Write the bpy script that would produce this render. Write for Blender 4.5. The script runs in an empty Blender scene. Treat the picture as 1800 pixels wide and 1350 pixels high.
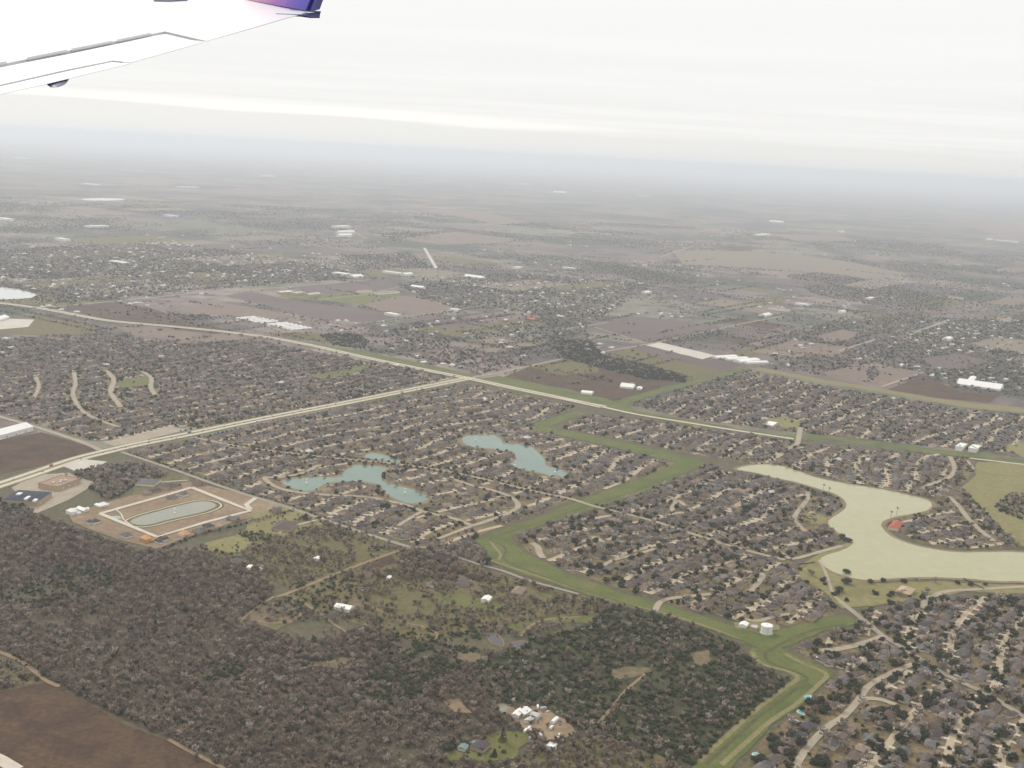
import bpy, bmesh, math, random
import numpy as np
from mathutils import Vector, Matrix, noise
from mathutils.geometry import tessellate_polygon

random.seed(7); rng = np.random.default_rng(11)
scene = bpy.context.scene
COL = scene.collection
R = math.radians

# ------------------------------------------------------------------ camera
F, PW, PH, HZ, SLOPE, H = 2050.0, 1800.0, 1350.0, 272.0, 0.053, 600.0
roll = math.atan(SLOPE); pitch = math.atan((PH / 2 - HZ) * math.cos(roll) / F)
FWD = Vector((0, math.cos(pitch), -math.sin(pitch))); R0 = Vector((1, 0, 0)); U0 = R0.cross(FWD)
CX = math.cos(roll) * R0 + math.sin(roll) * U0
CY = -math.sin(roll) * R0 + math.cos(roll) * U0
CAMP = Vector((0, 0, H))
cd = bpy.data.cameras.new('camera'); cam = bpy.data.objects.new('camera', cd); COL.objects.link(cam)
cd.sensor_width = 36; cd.lens = 36 * F / PW; cd.clip_start = 0.1; cd.clip_end = 400000
m = Matrix.Identity(4)
for i in range(3):
    m[i][0], m[i][1], m[i][2], m[i][3] = CX[i], CY[i], -FWD[i], CAMP[i]
cam.matrix_world = m
scene.camera = cam

def G(u, v, z=0.0):
    """map position seen at photo position (u, v)"""
    d = FWD + CX * ((u - PW / 2) / F) + CY * ((PH / 2 - v) / F)
    t = (z - H) / d.z
    return (d.x * t, d.y * t)
fw_, cx_, cy_ = (np.array(v) for v in (FWD, CX, CY))
def PX(P):
    """photo position and depth of map points, for choosing which things show largest"""
    P = np.asarray(P, float); q = P - np.array([0, 0, H])
    dep = q @ fw_
    return PW / 2 + F * (q @ cx_) / dep, PH / 2 - F * (q @ cy_) / dep, dep

# ------------------------------------------------------------------ world, sun, exposure
SUN_EL, SUN_AZ = 42.0, -38.0            # azimuth from +Y, negative = towards the left
w = bpy.data.worlds.new('World'); scene.world = w; w.use_nodes = True
nt = w.node_tree; nt.nodes.clear(); N = nt.nodes.new; LK = nt.links.new
def math_node(op, a, b=None, clamp=False):
    n = N('ShaderNodeMath'); n.operation = op; n.use_clamp = clamp
    for i, x in enumerate((a, b)):
        if x is None: continue
        if hasattr(x, 'is_output'): LK(x, n.inputs[i])
        else: n.inputs[i].default_value = x
    return n.outputs[0]
def mix_col(fac, a, b):
    n = N('ShaderNodeMix'); n.data_type = 'RGBA'
    for k, x in ((0, fac), (6, a), (7, b)):
        if hasattr(x, 'is_output'): LK(x, n.inputs[k])
        elif k == 0: n.inputs[0].default_value = x
        else: n.inputs[k].default_value = (*x, 1)
    return n.outputs[2]
def maprange(x, a, b, c=0.0, d=1.0):
    n = N('ShaderNodeMapRange'); n.interpolation_type = 'SMOOTHSTEP'
    LK(x, n.inputs[0]); n.inputs[1].default_value = a; n.inputs[2].default_value = b
    n.inputs[3].default_value = c; n.inputs[4].default_value = d
    return n.outputs[0]
sky = N('ShaderNodeTexSky'); sky.sky_type = 'NISHITA'; sky.sun_disc = False
sky.sun_elevation = R(SUN_EL); sky.sun_rotation = R(SUN_AZ); sky.altitude = 600
tc = N('ShaderNodeTexCoord'); sep = N('ShaderNodeSeparateXYZ'); LK(tc.outputs['Generated'], sep.inputs[0])
dx, dy, dz = sep.outputs
elev = math_node('MULTIPLY', math_node('ARCSINE', dz), 180 / math.pi)
azim = math_node('MULTIPLY', math_node('ARCTAN2', dx, dy), 180 / math.pi)
# a flat cloud deck: its pattern foreshortens towards the horizon
den = math_node('ADD', math_node('MAXIMUM', dz, 0.0), 0.012)
cmb = N('ShaderNodeCombineXYZ'); LK(math_node('DIVIDE', dx, den), cmb.inputs[0]); LK(math_node('DIVIDE', dy, den), cmb.inputs[1])
n1 = N('ShaderNodeTexNoise'); n1.inputs['Scale'].default_value = 0.42; n1.inputs['Detail'].default_value = 7; n1.inputs['Roughness'].default_value = .55
mp = N('ShaderNodeMapping'); mp.inputs['Rotation'].default_value[2] = R(12); mp.inputs['Scale'].default_value = (.35, 1, 1)
LK(cmb.outputs[0], mp.inputs[0]); LK(mp.outputs[0], n1.inputs['Vector'])
deck = mix_col(maprange(n1.outputs[0], .35, .68), (.782, .774, .758), (.822, .815, .80))
deck = mix_col(maprange(elev, 1.5, 9), deck, mix_col(.75, deck, (.835, .832, .825)))
# below the edge of the deck: cream coloured clear strip over the horizon
mp2 = N('ShaderNodeMapping'); mp2.inputs['Scale'].default_value = (5, 5, 170)
LK(tc.outputs['Generated'], mp2.inputs[0])
n2 = N('ShaderNodeTexNoise'); n2.inputs['Scale'].default_value = 1.0; n2.inputs['Detail'].default_value = 4
LK(mp2.outputs[0], n2.inputs['Vector'])
edge = math_node('ADD', elev, math_node('MULTIPLY', math_node('SUBTRACT', n2.outputs[0], .5), .55))
edge = math_node('ADD', edge, math_node('MULTIPLY', azim, 0.012))
low = mix_col(maprange(azim, -20, 22), (.775, .765, .74), (.735, .725, .705))
skyc = mix_col(maprange(edge, 1.2, 1.62), low, deck)
band = math_node('MULTIPLY', maprange(edge, 1.12, 1.36), maprange(edge, 1.85, 1.42))
band = math_node('MULTIPLY', band, maprange(azim, 9, -3))
skyc = mix_col(math_node('MULTIPLY', band, .85), skyc, (.97, .94, .88))
skyc = mix_col(maprange(elev, 8, 90), skyc, (1.075, 1.025, 1.0))     # overcast sky grows brighter towards the unseen zenith, raised to light the ground
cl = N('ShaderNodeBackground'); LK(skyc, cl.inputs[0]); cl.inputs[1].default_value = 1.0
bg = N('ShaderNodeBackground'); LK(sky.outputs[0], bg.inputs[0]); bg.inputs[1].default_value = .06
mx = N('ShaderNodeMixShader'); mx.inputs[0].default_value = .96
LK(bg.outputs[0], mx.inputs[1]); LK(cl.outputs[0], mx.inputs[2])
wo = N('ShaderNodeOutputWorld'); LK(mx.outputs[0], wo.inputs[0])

sl = bpy.data.lights.new('sun', 'SUN'); sl.energy = 1.5; sl.angle = R(12); sl.color = (1, .945, .88)
so = bpy.data.objects.new('sun', sl); COL.objects.link(so)
sd = Vector((math.sin(R(SUN_AZ)) * math.cos(R(SUN_EL)), math.cos(R(SUN_AZ)) * math.cos(R(SUN_EL)), math.sin(R(SUN_EL))))
so.rotation_euler = sd.to_track_quat('Z', 'Y').to_euler()
vs = scene.view_settings; vs.view_transform = 'Standard'; vs.look = 'None'; vs.exposure = 0.26; vs.gamma = 1; vs.use_curve_mapping = False
cy = scene.cycles; cy.max_bounces = 6; cy.diffuse_bounces = 2; cy.glossy_bounces = 2; cy.volume_bounces = 3
cy.transmission_bounces = 2; cy.use_denoising = True; cy.caustics_reflective = False; cy.caustics_refractive = False
try: cy.denoiser = 'OPENIMAGEDENOISE'; cy.denoising_prefilter = 'ACCURATE'
except Exception: pass

# ------------------------------------------------------------------ helpers
def tag(o, label=None, cat=None, group=None, kind=None):
    for k, v in (('label', label), ('category', cat), ('group', group), ('kind', kind)):
        if v: o[k] = v
    return o
def empty(name, loc, rz=0.0):
    o = bpy.data.objects.new(name, None); COL.objects.link(o); o.location = loc; o.rotation_euler = (0, 0, rz)
    o.empty_display_size = 1; return o
def link(name, me, parent=None):
    o = bpy.data.objects.new(name, me); COL.objects.link(o)
    if parent: o.parent = parent
    return o
class MB:
    """collects faces for one mesh"""
    def __init__(s): s.v = []; s.f = []; s.mi = []
    def add(s, vs, fs, mi=0):
        b = len(s.v); s.v += [tuple(x) for x in vs]; s.f += [tuple(b + i for i in f) for f in fs]; s.mi += [mi] * len(fs)
        return s
    def box(s, x0, x1, y0, y1, z0, z1, mi=0):
        return s.add([(x0,y0,z0),(x1,y0,z0),(x1,y1,z0),(x0,y1,z0),(x0,y0,z1),(x1,y0,z1),(x1,y1,z1),(x0,y1,z1)],
                     [(3,2,1,0),(4,5,6,7),(0,1,5,4),(1,2,6,5),(2,3,7,6),(3,0,4,7)], mi)
    def tube(s, p, q, r0, r1, n=6, mi=0, cap=True):
        p, q = Vector(p), Vector(q); d = (q - p).normalized(); a = d.orthogonal().normalized(); b = d.cross(a)
        vs = []
        for c, r in ((p, r0), (q, r1)):
            for i in range(n):
                t = 2 * math.pi * i / n; vs.append(c + a * (r * math.cos(t)) + b * (r * math.sin(t)))
        fs = [(i, (i + 1) % n, n + (i + 1) % n, n + i) for i in range(n)]
        if cap: fs += [tuple(range(n - 1, -1, -1)), tuple(range(n, 2 * n))]
        return s.add(vs, fs, mi)
    def lathe(s, prof, n=32, mi=0):
        vs = [(r * math.cos(2*math.pi*i/n), r * math.sin(2*math.pi*i/n), z) for r, z in prof for i in range(n)]
        fs = [(k*n+i, k*n+(i+1) % n, (k+1)*n+(i+1) % n, (k+1)*n+i) for k in range(len(prof)-1) for i in range(n)]
        return s.add(vs, fs, mi)
    def hip(s, x0, x1, y0, y1, z, h, inset=None, mi=0):
        w_, d_ = x1 - x0, y1 - y0
        if w_ >= d_:
            k = d_ / 2 if inset is None else inset; ym = (y0 + y1) / 2
            rv = [(x0 + k, ym, z + h), (x1 - k, ym, z + h)]
            fs = [(0,1,5,4),(1,2,5),(2,3,4,5),(3,0,4)]
        else:
            k = w_ / 2 if inset is None else inset; xm = (x0 + x1) / 2
            rv = [(xm, y0 + k, z + h), (xm, y1 - k, z + h)]
            fs = [(0,1,4),(1,2,5,4),(2,3,5),(3,0,4,5)]
        return s.add([(x0,y0,z),(x1,y0,z),(x1,y1,z),(x0,y1,z)] + rv, fs + [(3,2,1,0)], mi)
    def mesh(s, name, mats, smooth=False):
        me = bpy.data.meshes.new(name); me.from_pydata(s.v, [], s.f)
        for m_ in (mats if isinstance(mats, (list, tuple)) else [mats]): me.materials.append(m_)
        if any(s.mi): me.polygons.foreach_set('material_index', s.mi)
        if smooth: me.polygons.foreach_set('use_smooth', [True] * len(s.f))
        me.update(); return me
    def build(s, name, mats, parent=None, smooth=False): return link(name, s.mesh(name, mats, smooth), parent)

# ------------------------------------------------------------------ materials
MATS = {}
def mat(name, cols, scale=.02, rough=.9, fine=.25, fscale=None, spec=.2, lo=.3, hi=.7, inst=0.0, detail=6, dist=0.0, coord='pos', metal=0.0, stretch=None, bump=0.0):
    """diffuse surface: colours picked by noise over the ground, plus fine mottling and a spread between instances"""
    ma = bpy.data.materials.new(name); ma.use_nodes = True; t = ma.node_tree; t.nodes.clear()
    n = t.nodes.new; L = t.links.new
    out = n('ShaderNodeOutputMaterial'); b = n('ShaderNodeBsdfPrincipled'); L(b.outputs[0], out.inputs[0])
    b.inputs['Roughness'].default_value = rough; b.inputs['Specular IOR Level'].default_value = spec; b.inputs['Metallic'].default_value = metal
    if coord == 'pos': c = n('ShaderNodeNewGeometry').outputs['Position']
    else: c = n('ShaderNodeTexCoord').outputs['Object']
    if stretch:
        mpn = n('ShaderNodeMapping'); mpn.inputs['Rotation'].default_value[2] = stretch[0]; mpn.inputs['Scale'].default_value = (stretch[1], stretch[2], 1)
        L(c, mpn.inputs[0]); c = mpn.outputs[0]
    nz = n('ShaderNodeTexNoise'); nz.inputs['Scale'].default_value = scale; nz.inputs['Detail'].default_value = detail
    nz.inputs['Roughness'].default_value = .6; nz.inputs['Distortion'].default_value = dist; L(c, nz.inputs['Vector'])
    rp = n('ShaderNodeValToRGB'); L(nz.outputs[0], rp.inputs[0]); e = rp.color_ramp.elements
    k = len(cols)
    if k == 1: e[0].color = e[1].color = (*cols[0], 1)
    else:
        e[0].position = lo; e[0].color = (*cols[0], 1); e[1].position = hi; e[1].color = (*cols[-1], 1)
        for i in range(1, k - 1):
            q = e.new(lo + (hi - lo) * i / (k - 1)); q.color = (*cols[i], 1)
    col = rp.outputs[0]
    if fine:
        nf = n('ShaderNodeTexNoise'); nf.inputs['Scale'].default_value = fscale or scale * 9; nf.inputs['Detail'].default_value = 5
        L(c, nf.inputs['Vector'])
        mr = n('ShaderNodeMapRange'); L(nf.outputs[0], mr.inputs[0]); mr.inputs[1].default_value = .25; mr.inputs[2].default_value = .75
        mr.inputs[3].default_value = 1 - fine; mr.inputs[4].default_value = 1 + fine
        vm = n('ShaderNodeVectorMath'); vm.operation = 'SCALE'; L(col, vm.inputs[0]); L(mr.outputs[0], vm.inputs['Scale']); col = vm.outputs[0]
    if inst:
        oi = n('ShaderNodeObjectInfo'); mr = n('ShaderNodeMapRange'); L(oi.outputs['Random'], mr.inputs[0])
        mr.inputs[3].default_value = 1 - inst; mr.inputs[4].default_value = 1 + inst
        vm = n('ShaderNodeVectorMath'); vm.operation = 'SCALE'; L(col, vm.inputs[0]); L(mr.outputs[0], vm.inputs['Scale']); col = vm.outputs[0]
    L(col, b.inputs['Base Color'])
    if bump:
        bp = n('ShaderNodeBump'); bp.inputs['Strength'].default_value = bump; L(nz.outputs[0], bp.inputs['Height']); L(bp.outputs[0], b.inputs['Normal'])
    MATS[name] = ma; return ma
def water(name, cols, scale=.01, rough=.12, wave=.25):
    ma = mat(name, cols, scale=scale, rough=rough, fine=.05, spec=.5, detail=3)
    t = ma.node_tree; n = t.nodes.new; L = t.links.new; b = next(x for x in t.nodes if x.type == 'BSDF_PRINCIPLED')
    g = n('ShaderNodeNewGeometry'); nz = n('ShaderNodeTexNoise'); nz.inputs['Scale'].default_value = .35; nz.inputs['Detail'].default_value = 3
    L(g.outputs['Position'], nz.inputs['Vector']); bp = n('ShaderNodeBump'); bp.inputs['Strength'].default_value = wave; bp.inputs['Distance'].default_value = .25
    L(nz.outputs[0], bp.inputs['Height']); L(bp.outputs[0], b.inputs['Normal'])
    b.inputs['IOR'].default_value = 1.33
    return ma

a0, a1 = G(180, 797), G(830, 665)
ANG = math.atan2(a1[1] - a0[1], a1[0] - a0[0])              # direction of the section roads
EA = np.array([math.cos(ANG), math.sin(ANG)]); EB = np.array([math.sin(ANG), -math.cos(ANG)])

mat('dirt', [(0.1805, 0.126, 0.0769), (0.228, 0.1647, 0.1026), (0.285, 0.218, 0.1368)], .012)
mat('brown_field', [(0.04, 0.025, 0.016), (0.062, 0.036, 0.022), (0.09, 0.054, 0.029), (0.062, 0.047, 0.021)], .022, fine=.35, fscale=.16, lo=.27, hi=.74, detail=9, dist=.6)
mat('purple_field', [(0.0994, 0.0735, 0.0734), (0.121, 0.0902, 0.0867), (0.1296, 0.099, 0.0908)], .004, fine=.15, fscale=.06, stretch=(-ANG, .35, 1))
mat('tan_field', [(0.1672, 0.133, 0.096), (0.198, 0.161, 0.115), (0.1672, 0.152, 0.101)], .006, fine=.2, fscale=.05)
mat('rust_field', [(0.1613, 0.1173, 0.0926), (0.1926, 0.1408, 0.1102), (0.1478, 0.1173, 0.0905)], .008, fine=.15, fscale=.05)
mat('olive_field', [(0.1043, 0.082, 0.0395), (0.1347, 0.1107, 0.0474), (0.113, 0.1025, 0.0395), (0.1565, 0.1189, 0.0593)], .018, fine=.35, fscale=.12)
mat('meadow', [(0.1519, 0.1421, 0.0549), (0.2107, 0.1862, 0.0784), (0.1764, 0.1715, 0.0627)], .012, fine=.2, fscale=.1)
mat('lawn', [(0.0935, 0.1003, 0.0306), (0.1232, 0.1275, 0.0394), (0.1445, 0.136, 0.051)], .03, fine=.2, fscale=.25)
mat('channel_grass', [(0.0705, 0.0929, 0.0235), (0.1032, 0.1221, 0.0322), (0.1419, 0.1359, 0.0464)], .02, fine=.2, fscale=.2)
mat('channel_bank', [(0.1785, 0.1573, 0.0714), (0.2125, 0.1827, 0.0884), (0.1445, 0.1573, 0.051)], .03, fine=.2, fscale=.2)
mat('channel_bed', [(0.0638, 0.0663, 0.0272), (0.085, 0.085, 0.0374), (0.1105, 0.0978, 0.051)], .05, fine=.25, fscale=.3)
mat('yard', [(0.0729, 0.0675, 0.0311), (0.1118, 0.0945, 0.0467), (0.1944, 0.144, 0.0778), (0.0875, 0.081, 0.035)], .035, fine=.35, fscale=.22, lo=.28, hi=.72)
mat('forest_floor', [(0.063, 0.0504, 0.0335), (0.0882, 0.0714, 0.0463), (0.063, 0.0655, 0.0304)], .02, fine=.3, fscale=.25)
mat('thicket_floor', [(0.0375, 0.0465, 0.0185), (0.0562, 0.06, 0.0256), (0.0713, 0.06, 0.0356)], .03, fine=.3, fscale=.25)
mat('concrete', [(.47, .42, .34), (.55, .50, .41)], .05, fine=.1, fscale=.4)
mat('street', [(0.2904, 0.2464, 0.1848), (0.3696, 0.3168, 0.242)], .03, fine=.15, fscale=.3)
mat('estate_street', [(0.3629, 0.2913, 0.2013), (0.4536, 0.3684, 0.2606)], .03, fine=.15, fscale=.3)
mat('lane', [(.25, .22, .18), (.32, .28, .22)], .03, fine=.15, fscale=.3)
mat('track', [(0.216, 0.1512, 0.0889), (0.2592, 0.1944, 0.1231)], .05, fine=.2, fscale=.3)
mat('forest_clearing', [(0.1275, 0.0978, 0.0574), (0.1615, 0.1232, 0.0727), (0.119, 0.1062, 0.0497)], .03, fine=.3, fscale=.15)
mat('shore', [(0.176, 0.128, 0.068), (0.224, 0.168, 0.092)], .05, fine=.2, fscale=.4)
mat('pale_ground', [(.45, .42, .36), (.55, .52, .46)], .03, fine=.15)
water('green_water', [(.33, .315, .165), (.355, .335, .18)], .006)
water('teal_water', [(.11, .178, .142), (.135, .205, .158)], .012)
water('grey_water', [(.22, .23, .17), (.25, .25, .19)], .012)
water('dark_water', [(.06, .055, .06), (.08, .07, .07)], .05)
water('pale_water', [(.5, .5, .48), (.55, .55, .53)], .005)
water('pool_water', [(.10, .42, .42), (.14, .5, .5)], .1)
mat('white_metal', [(.72, .72, .68), (.80, .80, .76)], .15, fine=.06, rough=.5, coord='obj')
mat('dull_metal', [(.42, .42, .40), (.52, .51, .48)], .15, fine=.12, rough=.6, coord='obj')
mat('dark_steel', [(.05, .05, .055), (.08, .08, .085)], .3, fine=.1, rough=.6, coord='obj')
mat('navy_roof', [(.035, .04, .062), (.05, .055, .078)], .1, fine=.1, coord='obj')
mat('tan_roof', [(.30, .20, .13), (.34, .24, .16)], .08, fine=.1, coord='obj')
mat('tan_wall', [(.42, .32, .20), (.46, .36, .24)], .2, fine=.1, coord='obj')
mat('red_roof', [(.34, .10, .065), (.40, .13, .08)], .3, fine=.15, coord='obj')
mat('teal_roof', [(.16, .24, .23), (.19, .28, .27)], .3, fine=.1, coord='obj')
mat('lumber', [(.50, .27, .11), (.58, .34, .16)], .3, fine=.2, coord='obj')
mat('house_wrap', [(.72, .70, .66), (.80, .78, .74)], .3, fine=.1, coord='obj')
mat('glass_dark', [(.03, .035, .04), (.05, .055, .06)], .5, fine=.1, rough=.2, coord='obj', spec=.5)
ROOFS = {'brown': [(0.1125, 0.0828, 0.0702), (0.153, 0.1152, 0.0954)], 'grey': [(0.115, 0.1076, 0.1049), (0.161, 0.149, 0.1435)],
         'charcoal': [(.070, .062, .064), (.10, .09, .09)], 'tan': [(.22, .17, .135), (.28, .22, .175)], 'mauve': [(0.1196, 0.0966, 0.0892), (0.1564, 0.1288, 0.1168)]}
for k_, c_ in ROOFS.items(): mat('roof_' + k_, c_, .5, fine=.18, fscale=2.0, coord='obj', inst=.18)
mat('brick_wall', [(.34, .24, .18), (.46, .36, .27)], .5, fine=.15, fscale=3, coord='obj', inst=.25)
mat('siding_wall', [(.56, .50, .40), (.66, .60, .50)], .5, fine=.1, fscale=3, coord='obj', inst=.15)
mat('garage_paint', [(.66, .64, .60), (.74, .72, .68)], .5, fine=.05, coord='obj')
mat('oak_leaf', [(0.0216, 0.0274, 0.013), (0.0389, 0.0432, 0.0205), (0.0576, 0.059, 0.0287)], .35, fine=.3, fscale=1.6, coord='obj', inst=.32, rough=.8)
mat('thicket_leaf', [(0.0348, 0.046, 0.0185), (0.0542, 0.0641, 0.0251), (0.0731, 0.0766, 0.0344)], .35, fine=.3, fscale=1.6, coord='obj', inst=.35, rough=.8)
mat('twig', [(0.2092, 0.1582, 0.1224), (0.2897, 0.2225, 0.1733), (0.338, 0.2687, 0.2165)], .3, fine=.2, fscale=1.5, coord='obj', inst=.38, rough=.9)
mat('twig_pale', [(0.3162, 0.2755, 0.228), (0.408, 0.3515, 0.2945), (0.4692, 0.4037, 0.3468)], .3, fine=.2, fscale=1.5, coord='obj', inst=.3, rough=.9)
mat('roof_white', [(.5, .5, .48), (.65, .64, .62)], .5, fine=.1, coord='obj', inst=.25)
mat('bark', [(.08, .065, .05), (.13, .105, .085)], .6, fine=.2, coord='obj')
mat('pale_bark', [(.17, .145, .12), (.23, .20, .17)], .6, fine=.2, coord='obj')
mat('cypress_leaf', [(.022, .032, .018), (.04, .05, .026)], .5, fine=.3, coord='obj', inst=.1)
mat('palm_leaf', [(.06, .07, .03), (.09, .10, .045)], .5, fine=.2, coord='obj')

# the far plain: parcels of field, wood and scrub
def plain_material():
    ma = bpy.data.materials.new('plain'); ma.use_nodes = True; t = ma.node_tree; t.nodes.clear(); n = t.nodes.new; L = t.links.new
    out = n('ShaderNodeOutputMaterial'); b = n('ShaderNodeBsdfPrincipled'); L(b.outputs[0], out.inputs[0]); b.inputs['Roughness'].default_value = .95
    b.inputs['Specular IOR Level'].default_value = .1
    g = n('ShaderNodeNewGeometry'); mp_ = n('ShaderNodeMapping'); mp_.inputs['Rotation'].default_value[2] = -ANG
    L(g.outputs['Position'], mp_.inputs[0])
    sc_ = n('ShaderNodeMapping'); sc_.inputs['Scale'].default_value = (1/420, 1/780, 0); L(mp_.outputs[0], sc_.inputs[0])
    vo = n('ShaderNodeTexVoronoi'); vo.distance = 'CHEBYCHEV'; vo.inputs['Scale'].default_value = 1; vo.inputs['Randomness'].default_value = .8; L(sc_.outputs[0], vo.inputs['Vector'])
    sp = n('ShaderNodeSeparateColor'); L(vo.outputs['Color'], sp.inputs[0])
    r1 = n('ShaderNodeValToRGB'); L(sp.outputs[0], r1.inputs[0]); e = r1.color_ramp.elements; r1.color_ramp.interpolation = 'CONSTANT'
    cs = [(0.121, 0.105, 0.093), (0.172, 0.134, 0.122), (0.153, 0.149, 0.11), (0.204, 0.164, 0.147), (0.121, 0.099, 0.104), (0.185, 0.174, 0.134), (0.241, 0.199, 0.171)]
    e[0].position = 0; e[0].color = (*cs[0], 1); e[1].position = 1/7; e[1].color = (*cs[1], 1)
    for i in range(2, 7): q = e.new(i / 7); q.color = (*cs[i], 1)
    def nz(s, d):
        q = n('ShaderNodeTexNoise'); q.inputs['Scale'].default_value = s; q.inputs['Detail'].default_value = d; q.inputs['Roughness'].default_value = .6; L(g.outputs['Position'], q.inputs['Vector']); return q.outputs[0]
    def mr(x, a, b_, c=0, d=1):
        q = n('ShaderNodeMapRange'); q.interpolation_type = 'SMOOTHSTEP'; L(x, q.inputs[0])
        for i, vv in enumerate((a, b_, c, d)): q.inputs[i + 1].default_value = vv
        return q.outputs[0]
    def mixc(f, a, b_):
        q = n('ShaderNodeMix'); q.data_type = 'RGBA'; L(f, q.inputs[0])
        for i, x in ((6, a), (7, b_)):
            if hasattr(x, 'is_output'): L(x, q.inputs[i])
            else: q.inputs[i].default_value = (*x, 1)
        return q.outputs[2]
    c = mixc(mr(nz(.0009, 6), .50, .60), r1.outputs[0], (.07, .075, .062))          # woods
    c = mixc(mr(nz(.0035, 5), .53, .62), c, (.09, .085, .072))                       # scrub
    c = mixc(mr(nz(.02, 4), .60, .72, 0, .6), c, (.24, .20, .13))                   # bare yards and tracks
    m2 = mr(nz(.011, 6), .25, .75, .72, 1.3)
    vm = n('ShaderNodeVectorMath'); vm.operation = 'SCALE'; L(c, vm.inputs[0]); L(m2, vm.inputs['Scale'])
    L(vm.outputs[0], b.inputs['Base Color']); return ma
PLAIN = plain_material()

# ------------------------------------------------------------------ ground sheets
gb = MB(); HALF = 110000.0
rad = [0, 1500, 4000, 9000, 20000, 45000, HALF]
gb.add([(-HALF, -HALF, 0), (HALF, -HALF, 0), (HALF, HALF, 0), (-HALF, HALF, 0)], [(0, 1, 2, 3)])
tag(gb.build('ground', PLAIN), kind='structure')

def ring(px, rough=0.0, step=None):
    """photo outline -> map outline, its edges broken up a little"""
    P = [np.array(G(*p)) for p in px]; out = []
    for i, p in enumerate(P):
        q = P[(i + 1) % len(P)]; d = q - p; ln = np.hypot(*d)
        k = max(1, int(ln / step)) if step else 1
        nrm = np.array([-d[1], d[0]]) / max(ln, 1e-6)
        for j in range(k):
            s = p + d * (j / k)
            if rough:
                s = s + nrm * rough * 2 * noise.noise(Vector((s[0] * .045, s[1] * .045, 3))) + nrm * rough * .7 * noise.noise(Vector((s[0] * .17, s[1] * .17, 7)))
            out.append(s)
    return out
def smooth_ring(px, it=2):
    P = [np.array(p, float) for p in px]
    for _ in range(it):
        Q = []
        for i in range(len(P)):
            a, b = P[i], P[(i + 1) % len(P)]; Q += [a * .75 + b * .25, a * .25 + b * .75]
        P = Q
    return [tuple(p) for p in P]
def sheet_xy(name, P, z, ma, kind='structure', parent=None):
    v = [Vector((p[0], p[1], z)) for p in P]
    fs = tessellate_polygon([v])
    me = bpy.data.meshes.new(name); me.from_pydata([tuple(x) for x in v], [], [tuple(f) for f in fs])
    for p in me.polygons:
        pass
    me.materials.append(MATS[ma]); me.update()
    o = link(name, me, parent)
    if not parent: tag(o, kind=kind)
    return o
def sheet(name, px, z, ma, rough=2.0, step=14.0, smooth=False):
    if smooth: px = smooth_ring(px)
    P = ring(px, rough, step)
    sheet_xy(name, P, z, ma); return np.array(P)
def offset_ring(P, d):
    P = np.array(P); n = len(P); area = 0.5 * np.sum(P[:, 0] * np.roll(P[:, 1], -1) - np.roll(P[:, 0], -1) * P[:, 1])
    t = np.roll(P, -1, 0) - np.roll(P, 1, 0); t /= np.maximum(np.hypot(t[:, 0], t[:, 1]), 1e-6)[:, None]
    nr = np.stack([t[:, 1], -t[:, 0]], 1) * np.sign(area)
    return P + nr * d
def inside(P, X):
    """points X (n,2) inside polygon P"""
    P = np.asarray(P); X = np.asarray(X); r = np.zeros(len(X), bool); n = len(P)
    x, y = X[:, 0], X[:, 1]
    for i in range(n):
        a, b = P[i], P[(i + 1) % n]
        c = (a[1] > y) != (b[1] > y)
        if not c.any(): continue
        xx = (b[0] - a[0]) * (y[c] - a[1]) / (b[1] - a[1]) + a[0]
        r[c] ^= x[c] < xx
    return r
def mp_(px): return np.array([G(*p) for p in px])
def dist_line(L_, X):
    """distance of points X to polyline L_"""
    X = np.asarray(X); best = np.full(len(X), 1e9)
    for a, b in zip(L_[:-1], L_[1:]):
        d = b - a; t = np.clip(((X - a) @ d) / max(d @ d, 1e-9), 0, 1)
        best = np.minimum(best, np.hypot(*(X - a - t[:, None] * d).T))
    return best
ROADS = []        # (polyline, half width) to keep houses and trees off
def curve_pts(px, k=6, curved=True):
    P = mp_(px)
    if not curved or len(P) < 3: return P
    Q = []
    E_ = np.vstack([2 * P[0] - P[1], P, 2 * P[-1] - P[-2]])
    for i in range(1, len(E_) - 2):
        p0, p1, p2, p3 = E_[i-1:i+3]
        for j in range(k):
            t = j / k
            Q.append(.5 * ((2*p1) + (-p0+p2)*t + (2*p0-5*p1+4*p2-p3)*t*t + (-p0+3*p1-3*p2+p3)*t**3))
    Q.append(P[-1]); return np.array(Q)
def strip(L_, wd, off=0.0):
    t = np.gradient(L_, axis=0); t /= np.maximum(np.hypot(t[:, 0], t[:, 1]), 1e-9)[:, None]
    nr = np.stack([-t[:, 1], t[:, 0]], 1)
    return L_ + nr * (off + wd / 2), L_ + nr * (off - wd / 2)
def add_strip(mb, L_, wd, z, off=0.0, mi=0):
    a, b = strip(L_, wd, off); n = len(L_)
    mb.add([(p[0], p[1], z) for p in a] + [(p[0], p[1], z) for p in b], [(i, n + i, n + i + 1, i + 1) for i in range(n - 1)], mi)
def road(name, px, wd, ma='street', z=.8, curved=True, keep=3.0, dual=None):
    L_ = curve_pts(px, curved=curved); mb = MB(); z += .003 * len(ROADS)
    if dual:
        for s in (-1, 1): add_strip(mb, L_, wd, z, s * dual)
        mb2 = MB(); add_strip(mb2, L_, dual * 2 + wd + 10, z - .25); tag(mb2.build(name + '_verge', MATS['channel_bank']), kind='structure')
        ROADS.append((L_, dual + wd / 2 + keep))
    else:
        add_strip(mb, L_, wd, z); ROADS.append((L_, wd / 2 + keep))
    tag(mb.build(name, MATS[ma]), kind='structure'); return L_

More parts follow.
